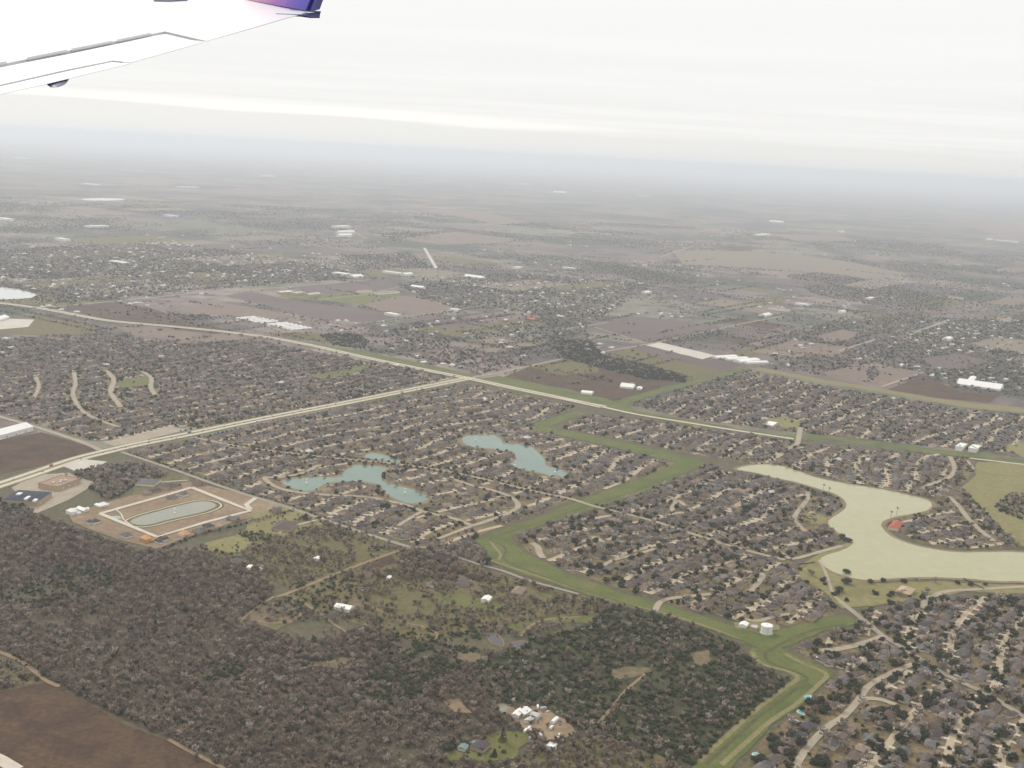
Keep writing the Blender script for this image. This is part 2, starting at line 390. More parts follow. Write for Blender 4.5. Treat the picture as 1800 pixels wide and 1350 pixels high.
# ---- rough grass and scrub under everything near
mat('rough_ground', [(.075, .066, .04), (.11, .09, .058), (.085, .085, .042), (.14, .108, .07)], .02, fine=.35, fscale=.14)
sheet('rough_ground', [(-500,800),(0,770),(180,800),(350,768),(830,668),(1080,716),(1400,770),(1800,815),(2400,880),(2600,1500),(-900,1500)], .05, 'rough_ground', 3, 25)
# ---- water
LAKE_G = [(1290,825),(1320,817),(1367,817),(1400,828),(1433,840),(1467,847),(1500,853),(1533,858),(1567,863),(1600,872),(1627,877),(1640,886),(1635,896),(1613,902),(1577,908),(1553,915),(1548,923),(1553,933),(1570,945),(1593,955),(1633,965),(1673,971),(1717,972),(1767,970),(1800,972),(1900,975),(1960,1000),(1930,1035),(1850,1030),(1797,1022),(1750,1023),(1700,1017),(1667,1016),(1627,1015),(1583,1016),(1533,1021),(1500,1018),(1467,1007),(1445,995),(1440,987),(1445,979),(1467,972),(1493,963),(1500,955),(1498,952),(1480,942),(1460,928),(1453,918),(1463,910),(1483,898),(1489,887),(1483,877),(1467,868),(1433,858),(1400,848),(1387,845),(1360,840),(1333,832),(1307,828)]
LAKE_A = [(492,847),(509,843),(538,840),(553,838),(578,840),(597,839),(606,829),(617,820),(626,818),(652,819),(683,823),(677,828),(666,837),(679,848),(697,855),(721,859),(743,868),(758,876),(743,884),(725,887),(707,883),(685,873),(674,866),(670,853),(661,851),(642,848),(611,847),(575,849),(564,855),(555,862),(538,864),(520,861),(503,854)]
LAKE_B = [(641,800),(657,796),(670,798),(688,806),(712,813),(697,814),(670,810),(644,806)]
LAKE_C = [(810,770),(827,765),(853,764),(887,767),(877,775),(897,780),(920,782),(940,788),(950,800),(960,810),(958,820),(993,828),(1000,837),(983,842),(953,832),(927,828),(907,822),(887,817),(907,810),(907,800),(900,792),(883,793),(860,788),(833,788),(817,783)]
POND = [(229,916),(249,908),(278,900),(311,891),(344,883),(367,882),(381,888),(376,894),(356,901),(329,907),(300,913),(273,921),(249,925),(233,922)]
WATERS = []
def lake(name, px, ma, bank=None, bankw=6.0):
    P = np.array(ring(smooth_ring(px, 2), .8, 6.0))
    if bank: sheet_xy('bank', offset_ring(P, bankw), .45, bank)
    sheet_xy(name, P, .6, ma); WATERS.append(P)
lake('lake', LAKE_G, 'green_water', 'shore', 8)
lake('lake', LAKE_A, 'teal_water', 'shore', 10); lake('lake', LAKE_B, 'teal_water', 'shore', 6); lake('lake', LAKE_C, 'teal_water', 'shore', 9)
lake('pond', [(853,1115),(873,1113),(883,1127),(884,1138),(867,1132)], 'dark_water', 'shore', 2.2)
lake('pond', [(897,1133),(913,1127),(930,1128),(920,1137),(903,1141)], 'dark_water', 'shore', 2)
lake('pond', [(872,1240),(887,1238),(905,1247),(897,1254),(877,1250)], 'grey_water', 'shore', 3)
lake('reservoir', [(-60,500),(0,505),(30,508),(75,520),(40,526),(-60,528)], 'pale_water')
lake('reservoir', [(135,351),(165,348),(222,349),(216,352),(170,353)], 'pale_water')
lake('reservoir', [(11,276),(68,278),(40,279)], 'pale_water')

# ---- green channels
GREEN = []
def channel(name, px, ma='channel_grass', z=.55, rough=1.5):
    P = sheet(name, px, z + .012 * len(GREEN), ma, rough, 10); GREEN.append(P); return P
CH1 = [(1225,806),(1200,810),(1100,850),(1020,880),(950,908),(870,935),(833,951),(855,965),(860,985),(900,1004),(980,1029),(1080,1062),(1200,1092),(1267,1114),(1300,1131),(1323,1137),(1315,1150),(1327,1163),(1347,1173),(1380,1180),(1397,1193),(1373,1210),(1333,1243),(1283,1287),(1250,1317),(1205,1362),(1275,1362),(1290,1347),(1327,1307),(1360,1273),(1400,1247),(1433,1217),(1457,1193),(1467,1180),(1427,1167),(1387,1148),(1373,1140),(1400,1130),(1450,1110),(1502,1098),(1503,1090),(1487,1082),(1467,1083),(1407,1097),(1367,1110),(1340,1116),(1300,1106),(1267,1094),(1200,1073),(1100,1045),(1000,1010),(928,975),(905,958),(897,945),(920,935),(980,915),(1050,893),(1130,866),(1240,815)]
channel('grass_channel', CH1)
channel('grass_channel', [(500,594),(600,612),(700,630),(770,645),(835,660),(822,668),(780,656),(700,640),(600,618),(520,600)])
channel('grass_channel', [(834,667),(877,661),(933,672),(1000,687),(1067,701),(1080,706),(1133,690),(1200,674),(1267,656),(1310,644),(1320,648),(1297,657),(1250,668),(1200,682),(1150,695),(1100,712),(1120,723),(1200,738),(1267,750),(1333,760),(1400,766),(1400,776),(1327,767),(1200,746),(1133,732),(1060,718),(1017,709),(933,694),(873,682)])
channel('grass_channel', [(1413,764),(1483,770),(1567,780),(1633,788),(1700,796),(1733,798),(1800,810),(1860,818),(1860,826),(1717,806),(1633,797),(1533,784),(1467,775),(1413,771)])
channel('grass_channel', [(937,745),(1017,721),(1030,728),(965,750),(1000,757),(1080,775),(1150,790),(1222,807),(1203,816),(1130,800),(1060,782),(985,766),(945,757)])
channel('grass_channel', [(1330,645),(1450,668),(1540,682),(1620,697),(1700,708),(1860,722),(1860,733),(1740,721),(1690,716),(1540,688),(1440,673),(1330,651)], 'channel_bank')
BEDS = []
def bed(px, wd, ma, z=.68):
    z += .006 * len(BEDS); BEDS.append(wd)
    L_ = curve_pts(px); mb = MB(); add_strip(mb, L_, wd, z); tag(mb.build('channel_bed', MATS[ma]), kind='structure'); return L_
bed([(1240,1345),(1290,1300),(1340,1255),(1385,1222),(1412,1200),(1418,1192),(1400,1182),(1370,1172),(1350,1163),(1345,1150),(1360,1140),(1390,1124),(1430,1108),(1485,1098)], 5, 'channel_bed')
bed([(1345,1150),(1325,1136),(1290,1122),(1240,1104),(1180,1086),(1080,1056),(980,1023),(900,992),(885,980),(890,968),(880,958),(862,950),(880,940),(960,915),(1040,888),(1120,862),(1195,832)], 4, 'channel_bed')
for wd, c in ((6, [(1222,1345),(1275,1296),(1325,1252),(1375,1213),(1402,1193),(1385,1181),(1350,1172),(1330,1160),(1322,1146)]),
              (6, [(1268,1345),(1318,1300),(1355,1268),(1400,1238),(1440,1203),(1452,1185),(1410,1166),(1380,1150)]),
              (5, [(860,985),(905,1000),(985,1026),(1085,1058),(1200,1088),(1300,1124)]), (5, [(862,952),(872,965),(880,975),(876,985)])):
    bed(c, wd, 'channel_bank', .62)

# ---- fields, meadows, clearings
SH = [
 ('field', [(0,775),(73,760),(173,790),(117,810),(33,827),(-60,845),(-60,785)], 'brown_field'),
 ('field', [(-40,1222),(0,1217),(77,1200),(100,1207),(160,1240),(233,1280),(293,1300),(333,1323),(410,1360),(-40,1360)], 'brown_field'),
 ('clearing', [(-40,1140),(0,1160),(78,1195),(0,1215),(-40,1222)], 'olive_field'),
 ('field', [(395,520),(440,512),(500,525),(565,535),(650,545),(710,557),(645,567),(550,560),(475,540)], 'purple_field'),
 ('field', [(500,505),(615,497),(690,505),(565,517)], 'purple_field'),
 ('field', [(565,517),(645,512),(710,517),(640,535),(550,527),(490,522),(500,512)], 'lawn'),
 ('field', [(115,542),(185,532),(260,540),(320,560),(350,570),(435,585),(445,590),(350,582),(200,566)], 'brown_field'),
 ('field', [(200,574),(300,580),(400,590),(448,595),(365,604),(240,590)], 'rust_field'),
 ('field', [(0,530),(70,512),(100,520),(195,530),(90,538),(0,532)], 'olive_field'),
 ('field', [(0,560),(60,555),(150,565),(170,585),(90,592),(0,585)], 'olive_field'),
 ('field', [(640,535),(715,520),(770,533),(810,545),(730,555),(660,545)], 'rust_field'),
 ('field', [(300,545),(380,530),(440,540),(520,556),(470,560),(400,556)], 'rust_field'),
 ('field', [(400,572),(470,585),(560,585),(650,590),(600,600),(520,597)], 'olive_field'),
 ('field', [(1085,617),(1150,607),(1260,632),(1310,642),(1215,668),(1150,652),(1050,630)], 'olive_field'),
 ('field', [(1110,612),(1140,608),(1250,632),(1310,642),(1270,652),(1180,632)], 'purple_field'),
 ('field', [(1040,572),(1070,566),(1180,560),(1260,575),(1200,590),(1140,602)], 'purple_field'),
 ('field', [(1700,605),(1750,593),(1860,605),(1860,625),(1790,620)], 'tan_field'),
 ('field', [(1440,657),(1490,645),(1525,650),(1525,670),(1490,672)], 'rust_field'),
 ('field', [(1560,645),(1625,655),(1555,682),(1530,672)], 'rust_field'),
 ('field', [(1435,590),(1480,580),(1510,585),(1490,600),(1450,602)], 'rust_field'),
 ('field', [(1560,685),(1625,660),(1690,690),(1760,692),(1740,708),(1650,700)], 'brown_field'),
 ('field', [(1620,630),(1680,622),(1740,635),(1700,650),(1640,648)], 'purple_field'),
 ('field', [(880,665),(930,645),(985,640),(1060,650),(1140,668),(1190,670),(1130,690),(1080,705),(990,682)], 'brown_field'),
 ('field', [(930,645),(985,630),(1060,640),(1050,655),(990,660)], 'olive_field'),
 ('field', [(700,420),(800,408),(910,420),(880,428),(770,430)], 'rust_field'),
 ('field', [(350,335),(430,330),(545,343),(480,345)], 'rust_field'),
 ('field', [(780,375),(840,370),(930,392),(870,395)], 'rust_field'),
 ('field', [(1160,402),(1270,406),(1260,410),(1150,406)], 'rust_field'),
 ('field', [(1340,410),(1480,415),(1500,424),(1400,424)], 'rust_field'),
 ('field', [(1640,380),(1760,392),(1860,405),(1860,425),(1740,410)], 'rust_field'),
 ('field', [(1180,440),(1300,442),(1420,450),(1500,462),(1600,482),(1540,492),(1440,480),(1300,470),(1200,465)], 'tan_field'),
 ('field', [(1560,510),(1680,520),(1700,535),(1620,540)], 'olive_field'),
 ('meadow', [(1717,812),(1767,814),(1860,822),(1860,985),(1800,962),(1760,945),(1735,910),(1700,880),(1686,860),(1712,840)], 'meadow'),
 ('meadow', [(1400,1003),(1440,985),(1445,997),(1470,1012),(1535,1026),(1640,1022),(1760,1028),(1860,1028),(1860,1048),(1700,1040),(1640,1052),(1560,1062),(1500,1068),(1480,1070),(1440,1035),(1400,1015)], 'meadow'),
 ('meadow', [(1400,1000),(1440,972),(1490,955),(1502,955),(1440,985)], 'meadow'),
 ('meadow', [(1400,905),(1440,900),(1455,915),(1450,925),(1420,920)], 'meadow'),
 ('meadow', [(1215,905),(1250,898),(1262,905),(1240,918)], 'dirt'),
 ('meadow', [(1340,738),(1380,732),(1410,745),(1400,755),(1345,748)], 'meadow'),
 ('meadow', [(205,676),(215,668),(262,660),(268,672),(258,681),(212,683)], 'lawn'),
 ('meadow', [(545,660),(600,652),(640,640),(662,645),(610,660),(560,668)], 'lawn'),
 ('meadow', [(1760,785),(1860,770),(1860,805),(1800,805)], 'meadow'),
 ('lot', [(120,905),(205,878),(330,846),(390,860),(480,880),(505,898),(470,905),(420,915),(345,940),(275,965),(205,948),(130,920)], 'dirt'),
 ('meadow', [(235,855),(290,835),(335,835),(335,846),(270,862),(232,872)], 'olive_field'),
 ('meadow', [(385,955),(470,912),(520,895),(600,926),(655,945),(715,965),(600,1002),(520,1040),(500,1030),(420,990),(340,966)], 'olive_field'),
 ('meadow', [(440,905),(500,890),(560,910),(570,922),(500,942),(430,935)], 'meadow'),
 ('meadow', [(360,955),(420,940),(450,950),(420,972),(370,970)], 'meadow'),
 ('clearing', [(500,1052),(600,1008),(720,966),(850,1005),(1000,1048),(1060,1062),(1045,1085),(960,1085),(890,1105),(760,1125),(640,1090),(540,1075)], 'olive_field'),
 ('clearing', [(540,1062),(590,1050),(660,1075),(740,1105),(770,1120),(720,1128),(640,1100)], 'olive_field'),
 ('clearing', [(757,1047),(807,1043),(883,1063),(873,1077),(840,1073),(767,1060)], 'lawn'),
 ('clearing', [(890,1103),(907,1093),(933,1092),(967,1083),(1047,1083),(1040,1097),(983,1093),(947,1097),(917,1120)], 'lawn'),
 ('clearing', [(435,1080),(480,1060),(520,1075),(530,1092),(490,1105),(440,1098)], 'forest_clearing'),
 ('clearing', [(600,1062),(625,1055),(640,1066),(620,1074)], 'forest_clearing'),
 ('clearing', [(690,1095),(710,1088),(728,1096),(708,1106)], 'forest_clearing'),
 ('clearing', [(800,1030),(832,1022),(855,1032),(838,1042),(805,1040)], 'forest_clearing'),
 ('clearing', [(895,1038),(925,1032),(940,1042),(920,1050)], 'forest_clearing'),
 ('clearing', [(540,1168),(600,1155),(650,1160),(610,1178),(550,1178)], 'forest_clearing'),
 ('clearing', [(640,988),(690,975),(705,990),(660,1002)], 'brown_field'),
 ('clearing', [(1068,1180),(1110,1170),(1150,1175),(1130,1190),(1080,1196)], 'forest_clearing'),
 ('clearing', [(1212,1148),(1250,1140),(1260,1165),(1225,1172)], 'forest_clearing'),
 ('clearing', [(800,1145),(850,1150),(835,1168),(800,1162)], 'forest_clearing'),
 ('clearing', [(780,1235),(820,1228),(830,1250),(795,1252)], 'track'),
 ('clearing', [(860,1293),(883,1283),(930,1287),(935,1307),(910,1333),(867,1340),(790,1338),(780,1320),(847,1318)], 'lawn'),
 ('clearing', [(953,1317),(1033,1298),(1100,1310),(1183,1343),(1200,1362),(890,1362),(917,1337)], 'olive_field'),
 ('yard', [(890,1250),(953,1240),(995,1268),(1015,1290),(985,1303),(943,1300),(915,1277)], 'dirt'),
 ('verge', [(1290,1095),(1340,1092),(1368,1098),(1372,1108),(1340,1114),(1295,1105)], 'channel_bank'),
 ('nursery_beds', [(1135,607),(1160,602),(1258,625),(1235,632)], 'pale_ground'),
 ('car_park', [(20,858),(60,835),(120,832),(170,850),(120,880),(60,905),(55,892)], 'street'),
 ('car_park', [(110,820),(150,808),(188,812),(165,823),(130,828)], 'pale_ground'),
 ('car_park', [(-30,572),(0,560),(60,562),(50,575),(-30,582)], 'pale_ground'),
 ('car_park', [(180,778),(300,750),(330,756),(250,775),(200,785)], 'street'),
]
for i, (nm, px, ma) in enumerate(SH): sheet(nm, px, .35 + .006 * i, ma, rough=7 if nm == 'clearing' else 2.5 if nm not in ('field', 'car_park', 'lot') else .8)
CLEAR = {i: mp_(px) for i, (nm, px, ma) in enumerate(SH)}

# pond in the new development, its bank and footpath
PPOND = np.array(ring(smooth_ring(POND, 2), .5, 5.0))
for nm, d_, z_, ma in (('bank', 13, .86, 'olive_field'), ('footpath', 10, .92, 'concrete'), ('bank', 7.2, .98, 'olive_field'), ('bank', 2.0, 1.04, 'shore')):
    sheet_xy(nm, offset_ring(PPOND, d_), z_, ma)
sheet_xy('pond', PPOND, 1.1, 'grey_water'); WATERS.append(offset_ring(PPOND, 14))

# ---- roads
R1 = road('highway', [(-60,873),(0,853),(60,833),(130,809),(180,796),(240,782),(330,764),(450,739),(600,710),(700,690),(780,674),(830,664)], 10, 'concrete', 1.0, dual=9)
road('road', [(830,664),(880,655),(970,635),(985,632)], 10, 'street', 1.0)
R2 = road('highway', [(-60,528),(0,533),(75,543),(150,557),(200,565),(300,574),(400,584),(475,594),(550,608),(620,624),(700,641),(780,657),(830,667),(900,682),(1000,703),(1060,716)], 10, 'concrete', 1.05, dual=8)
road('road', [(1060,716),(1120,729),(1200,742),(1300,758),(1395,772)], 12, 'concrete', .95)
road('service_road', [(850,672),(933,690),(1000,703),(1067,714)], 5, 'concrete', .9)
road('road', [(-60,715),(0,733),(50,747),(100,763),(150,780),(176,792)], 12, 'street')
road('road', [(213,795),(267,813),(317,830),(367,848),(433,870),(500,890),(550,907),(600,924),(650,941),(722,963)], 9, 'lane')
road('road', [(722,963),(760,964),(800,978),(840,992),(883,1004),(933,1022),(1017,1045)], 6, 'lane')
road('road', [(722,962),(660,983),(600,1005),(545,1028),(500,1046),(478,1052)], 7, 'track', curved=False)
road('track', [(500,1046),(530,1058),(560,1078),(590,1100),(640,1130)], 4, 'track')
road('track', [(478,1052),(450,1070),(425,1092),(440,1105)], 4, 'track')
road('track', [(440,1090),(480,1096),(520,1090),(530,1078)], 4, 'track')
road('track', [(640,1060),(700,1090),(750,1105),(768,1115),(765,1128)], 3.5, 'track')
road('track', [(915,1120),(930,1103),(960,1090),(1030,1084)], 4, 'track')
road('track', [(1050,1275),(1075,1245),(1100,1215),(1135,1185)], 4, 'track')
road('track', [(-20,1138),(0,1147),(40,1165),(78,1195),(105,1208)], 6, 'track')
road('track', [(295,1300),(335,1322),(380,1345),(410,1362)], 5, 'track')
road('road', [(-30,1322),(0,1336),(30,1354)], 14, 'concrete', curved=False)
BLVD = road('boulevard', [(345,770),(400,782),(461,791),(542,801),(600,807),(667,813),(733,821),(800,832),(867,847),(933,863),(1000,877),(1043,890),(1083,900),(1150,917),(1220,940),(1300,965),(1380,985)], 9, 'street', .9)
ST = [
 ([(567,818),(553,821),(542,829),(515,836),(487,840),(466,840),(474,850),(492,859),(523,866),(578,871),(642,874),(670,879),(707,887),(743,899),(760,904),(800,913),(830,925)], 10),
 ([(830,925),(867,913),(898,901),(911,888),(895,873),(867,863),(827,853),(797,843)], 10), ([(743,899),(715,915),(700,925)], 8), ([(830,925),(790,940),(770,948)], 8),
 ([(63,663),(68,680),(60,700)], 9), ([(130,655),(133,675),(128,692),(140,718),(165,735),(210,752)], 10), ([(187,652),(200,668),(195,690),(212,716)], 12), ([(250,653),(266,665),(265,682),(275,697)], 11),
 ([(1477,1058),(1483,1063),(1517,1090),(1550,1117),(1583,1137),(1633,1170),(1683,1197),(1733,1220),(1783,1250),(1850,1290)], 12),
 ([(1605,1168),(1560,1187),(1527,1207),(1510,1230),(1483,1260),(1457,1277),(1430,1303),(1407,1333),(1395,1360)], 8.5), ([(1514,1229),(1545,1230),(1575,1240)], 9),
 ([(1443,1145),(1483,1140),(1533,1127),(1552,1119)], 11), ([(1860,1030),(1800,1032),(1733,1036),(1693,1038)], 9), ([(1620,1070),(1628,1057),(1643,1047),(1667,1040),(1693,1038)], 10),
 ([(1373,973),(1393,983),(1433,973),(1480,960)], 9), ([(1420,868),(1418,880),(1402,900),(1397,915),(1415,935)], 9), ([(1667,873),(1685,890),(1700,910),(1720,930),(1747,952)], 10),
 ([(1670,803),(1678,825),(1667,840),(1633,853),(1620,860)], 10), ([(1407,752),(1404,770),(1400,782),(1385,790)], 12), ([(1440,985),(1452,1010),(1465,1045),(1480,1060)], 5),
 ([(1020,955),(1045,945),(1060,955),(940,965),(948,975)][:3], 9), ([(935,955),(945,962),(948,972),(955,982)], 11), ([(1060,995),(1080,985),(1130,972),(1150,965)], 8), ([(1150,1075),(1170,1055),(1250,1045)], 9), ([(1290,1005),(1340,1010),(1320,1040)], 9),
 ([(1180,900),(1190,880),(1215,900)], 9), ([(1310,1090),(1335,1092),(1360,1085),(1390,1080)], 8), ([(1700,810),(1712,825)], 6),
]
for px, wd in ST: road('street', px, 9 if px[0] == (1477,1058) else wd, 'lane' if px[0] == (1477,1058) else 'street', .85, keep=1 if px[0] == (1477,1058) else 3)
for px, wd, ma in (([(1065,618),(1140,605),(1200,592),(1300,570),(1380,555)], 10, 'street'), ([(983,580),(1070,567)], 10, 'street'), ([(1475,617),(1540,597)], 12, 'street'), ([(1607,585),(1670,562)], 12, 'street'),
    ([(90,540),(200,530),(350,515),(500,505),(650,492)], 14, 'street'), ([(1415,522),(1500,540)], 14, 'street'), ([(1045,575),(1130,602)], 10, 'lane'), ([(1550,680),(1623,655)], 9, 'street'), ([(1705,806),(1800,817),(1860,824)], 9, 'concrete'),
    ([(1725,620),(1780,600)], 10, 'lane'), ([(560,527),(640,518),(700,505)], 9, 'street'), ([(600,395),(625,410),(645,420)], 25, 'track'), ([(640,569),(800,545),(850,538)], 10, 'lane'), ([(1160,452),(1220,432)], 14, 'street')):
    road('road', px, wd, ma, .75, curved=False)
road('runway', [(746,436),(767,472)], 18, 'pale_ground', .9, curved=False)
for px in ([(176,904),(276,945),(362,919),(440,899),(400,883),(337,858)], [(337,858),(300,869),(233,888),(176,904)], [(440,897),(433,888),(450,876)]):
    road('street', px, 9, 'concrete', 1.2, curved=False)
road('footpath', [(205,898),(213,905),(218,915),(232,925)], 2.5, 'concrete', 1.25)
road('driveway', [(490,938),(520,925),(545,918),(570,912)], 4, 'concrete', 1.0)
road('driveway', [(262,850),(290,848),(330,845)], 4, 'concrete', 1.0)
#PART2
# ------------------------------------------------------------------ estates, woods: zones on the map
EST = {
 'west':   [(-60,612),(0,600),(100,590),(200,588),(330,606),(450,600),(640,636),(800,664),(600,704),(350,752),(320,750),(200,775),(150,774),(0,726),(-60,712)],
 'centre': [(228,797),(350,773),(600,722),(825,676),(930,700),(1015,716),(935,744),(982,768),(1060,785),(1195,816),(1010,877),(850,938),(820,955),(735,960),(500,884),(330,828)],
 'north':  [(1035,731),(1120,737),(1395,777),(1405,795),(1300,808),(1240,803),(1080,770),(985,753)],
 'northeast': [(1110,712),(1310,652),(1440,678),(1690,720),(1860,738),(1860,805),(1800,800),(1640,785),(1400,760),(1200,735)],
 'lakeside': [(1295,812),(1405,782),(1640,800),(1705,808),(1715,825),(1685,858),(1650,878),(1600,868),(1500,850),(1400,826)],
 'lakewest': [(1055,897),(1240,820),(1290,830),(1390,850),(1470,873),(1480,890),(1445,915),(1455,930),(1490,950),(1440,965),(1390,985),(1460,1058),(1478,1080),(1355,1105),(1200,1069),(1000,1005),(930,970),(905,945),(985,918)],
 'peninsula': [(1560,925),(1640,890),(1690,862),(1730,900),(1785,962),(1700,965),(1620,955)],
 'southeast': [(1512,1075),(1640,1052),(1860,1046),(1860,1400),(1270,1400),(1340,1300),(1400,1255),(1473,1190),(1475,1178),(1395,1145),(1500,1105)],
}
WIDE = {
 'far_west': [(-60,450),(0,440),(300,425),(560,465),(640,488),(350,512),(200,527),(90,536),(0,500),(-60,498)],
 'mid': [(655,590),(760,560),(960,540),(1040,570),(1000,600),(960,628),(830,655),(700,625)],
 'mid2': [(700,500),(900,480),(1150,500),(1060,560),(900,545),(760,540)],
 'mid3': [(1330,600),(1480,560),(1860,560),(1860,700),(1560,680),(1380,650)],
}
FLOORS = [
 ('forest_floor', [(-60,885),(60,905),(130,930),(200,955),(250,970),(340,968),(420,992),(480,1032),(470,1060),(420,1092),(540,1130),(640,1100),(760,1128),(880,1150),(990,1120),(1045,1085),(1080,1060),(1200,1095),(1300,1134),(1330,1170),(1390,1195),(1280,1290),(1208,1362),(380,1362),(280,1292),(150,1232),(78,1195),(0,1147),(-60,1120)], 'forest_floor'),
]
FOREST = FLOORS[0][1]
sheet('forest_floor', FOREST, .2, 'forest_floor', 3, 14)
THICKET = [(930,1125),(1000,1110),(1045,1088),(1085,1062),(1200,1097),(1300,1134),(1330,1168),(1388,1195),(1280,1288),(1215,1352),(1190,1342),(1100,1308),(1040,1290),(960,1240),(860,1235),(830,1165)]
sheet('thicket_floor', THICKET, .27, 'thicket_floor', 4, 14)
for k_, (nm, px) in enumerate(EST.items()): sheet('yards', px, .13 + .006 * k_, 'yard', 2, 25)

WOODS = [  # outline, trees per m2, share of evergreens, clump threshold
 (FOREST, 1/25, .13, None), (THICKET, 1/42, .72, None),
 ([(115,838),(165,822),(240,815),(300,835),(235,855),(215,872),(185,880),(170,865),(125,845)], 1/40, .25, None),
 ([(-60,868),(0,878),(60,892),(60,905),(0,900),(-60,905)], 1/40, .6, None),
 ([(385,955),(470,912),(520,895),(600,926),(655,945),(715,965),(600,1002),(520,1040),(500,1030),(420,990),(340,966)], 1/42, .12, -.45),
 ([(500,1052),(600,1008),(720,966),(850,1005),(1000,1048),(1080,1062),(1045,1085),(930,1120),(760,1130),(640,1100),(540,1090)], 1/42, .22, -.42),
 ([(-60,1130),(0,1160),(76,1196),(0,1214),(-60,1222)], 1/26, .7, None), ([(440,1066),(500,1052),(560,1080),(530,1096),(470,1096)], 1/50, .5, None),
 ([(735,962),(830,955),(862,985),(850,1000),(760,975)], 1/45, .15, None), ([(640,985),(720,965),(780,985),(860,1015),(800,1035),(700,1030)], 1/50, .12, -.1),
 ([(470,1100),(640,1105),(760,1130),(850,1150),(800,1240),(560,1190)], 1/60, .3, -.05),
 ([(965,598),(1040,600),(1060,625),(1130,640),(1205,662),(1205,673),(1140,668),(1070,652),(990,630)], 1/60, .97, None),
 ([(560,590),(620,585),(650,600),(640,613),(590,608)], 1/70, .95, None), ([(200,530),(240,540),(300,552),(370,556),(330,563),(240,549)], 1/70, .6, None),
 ([(1380,485),(1450,478),(1560,500),(1660,525),(1660,548),(1560,542),(1430,518)], 1/260, .6, None),
 ([(1745,895),(1775,868),(1860,880),(1860,935),(1790,912)], 1/45, .6, None), ([(1690,860),(1730,900),(1790,962),(1775,965),(1700,890),(1680,868)], 1/50, .6, None),
 ([(1120,600),(1260,580),(1300,590),(1180,605)], 1/150, .2, None), ([(1640,625),(1860,640),(1860,660),(1700,655)], 1/160, .2, None),
 ([(590,450),(720,445),(760,470),(640,480)], 1/300, .6, None), ([(330,470),(440,465),(460,490),(350,495)], 1/250, .7, None), ([(0,470),(110,478),(200,495),(60,500)], 1/220, .7, None),
 ([(1000,455),(1120,470),(1250,500),(1140,500)], 1/300, .4, None), ([(1480,545),(1640,555),(1560,575)], 1/200, .4, None),
 ([(660,410),(720,408),(780,420),(690,424)], 1/400, .9, None),
]
ROADSEG = ROADS
def free(X, water=2.0, green=True, extra=0.0):
    ok = np.ones(len(X), bool)
    for P in WATERS: ok &= ~inside(offset_ring(P, water), X)
    if green:
        for P in GREEN: ok &= ~inside(P, X)
    for L_, hw in ROADS: 
        lo, hi = L_.min(0) - hw - 30, L_.max(0) + hw + 30
        k = ok & (X > lo).all(1) & (X < hi).all(1)
        if k.any():
            idx = np.where(k)[0]; ok[idx[dist_line(L_, X[idx]) < hw + extra]] = False
    return ok
def in_view(X, mu=90, mv=60):
    u, v, d = PX(np.column_stack([X, np.zeros(len(X))]))
    return (d > 0) & (u > -mu) & (u < PW + mu) & (v < PH + mv)

# ------------------------------------------------------------------ houses
def house_parts(kind):
    """wall, roof, garage_door, chimney as face collections, metres, front towards -y"""
    W, Rf, Gd, Ch = MB(), MB(), MB(), MB()
    def block(x0, x1, y0, y1, h, rh, style='hip', z0=0.0):
        W.box(x0, x1, y0, y1, -.3, h)
        o = .55
        if style == 'hip': Rf.hip(x0-o, x1+o, y0-o, y1+o, h - .02, rh)
        else:
            Rf.hip(x0-o, x1+o, y0-o, y1+o, h - .02, rh, inset=.05)
    if kind == 0:
        block(-9, 9, -5.5, 6.5, 3.1, 4.0); block(2, 8.6, -10, -4, 2.9, 2.4); Gd.box(3, 7.6, -10.08, -9.9, 0, 2.4); Ch.box(-4, -3, 3, 3.9, 4, 7.6)
    elif kind == 1:
        block(-7.5, 8, -6, 6, 5.8, 4.2); block(-10.5, -4, -9.5, -2, 3.0, 2.6); block(1, 6, -8, -5, 5.6, 2.3, 'gable'); Gd.box(-9.7, -5, -9.58, -9.4, 0, 2.4); Ch.box(7.9, 8.8, -.5, .6, -.2, 10.6)
    elif kind == 2:
        block(-10, 10, -5, 5, 3.0, 3.2, 'gable'); block(-7, -1, -8, 2, 3.05, 2.6, 'gable'); block(5, 10.6, 3, 10, 2.9, 2.3, 'hip'); Gd.box(5.8, 9.9, 9.9, 10.08, 0, 2.3); Ch.box(2, 3, .6, 1.5, 4, 7.3)
    else:
        block(-8.5, 5, -5, 7, 3.2, 4.4); block(0, 9.5, -9, 1, 3.15, 3.5); block(-6, -2, -7, -3, 3.1, 2.4); Gd.box(9.42, 9.6, -7.6, -2.9, 0, 2.4); Ch.box(-8.9, -8.3, 1, 2.2, 0, 7.4)
    return W, Rf, Gd, Ch
ROOFK = ['brown', 'grey', 'charcoal', 'tan', 'mauve']
HSHAPE = ['low hip-roofed', 'two-storey hip-roofed', 'gabled', 'L-shaped hip-roofed']
HM = {}; HPROTO = []
hide = bpy.data.collections.new('kit')
for k in range(4):
    for c, rc in enumerate(ROOFK):
        W, Rf, Gd, Ch = house_parts(k); wm = MATS['siding_wall' if (k + c) % 3 == 0 else 'brick_wall']
        HM[k, c] = (W.mesh('wall', wm), Rf.mesh('roof', MATS['roof_' + rc]), Gd.mesh('garage_door', MATS['garage_paint']), Ch.mesh('chimney', MATS['brick_wall']))
        A = MB()
        for i, q in enumerate((W, Rf, Gd)): A.add(q.v, q.f, i)
        HPROTO.append(A.mesh('house', [wm, MATS['roof_' + rc], MATS['garage_paint']]))

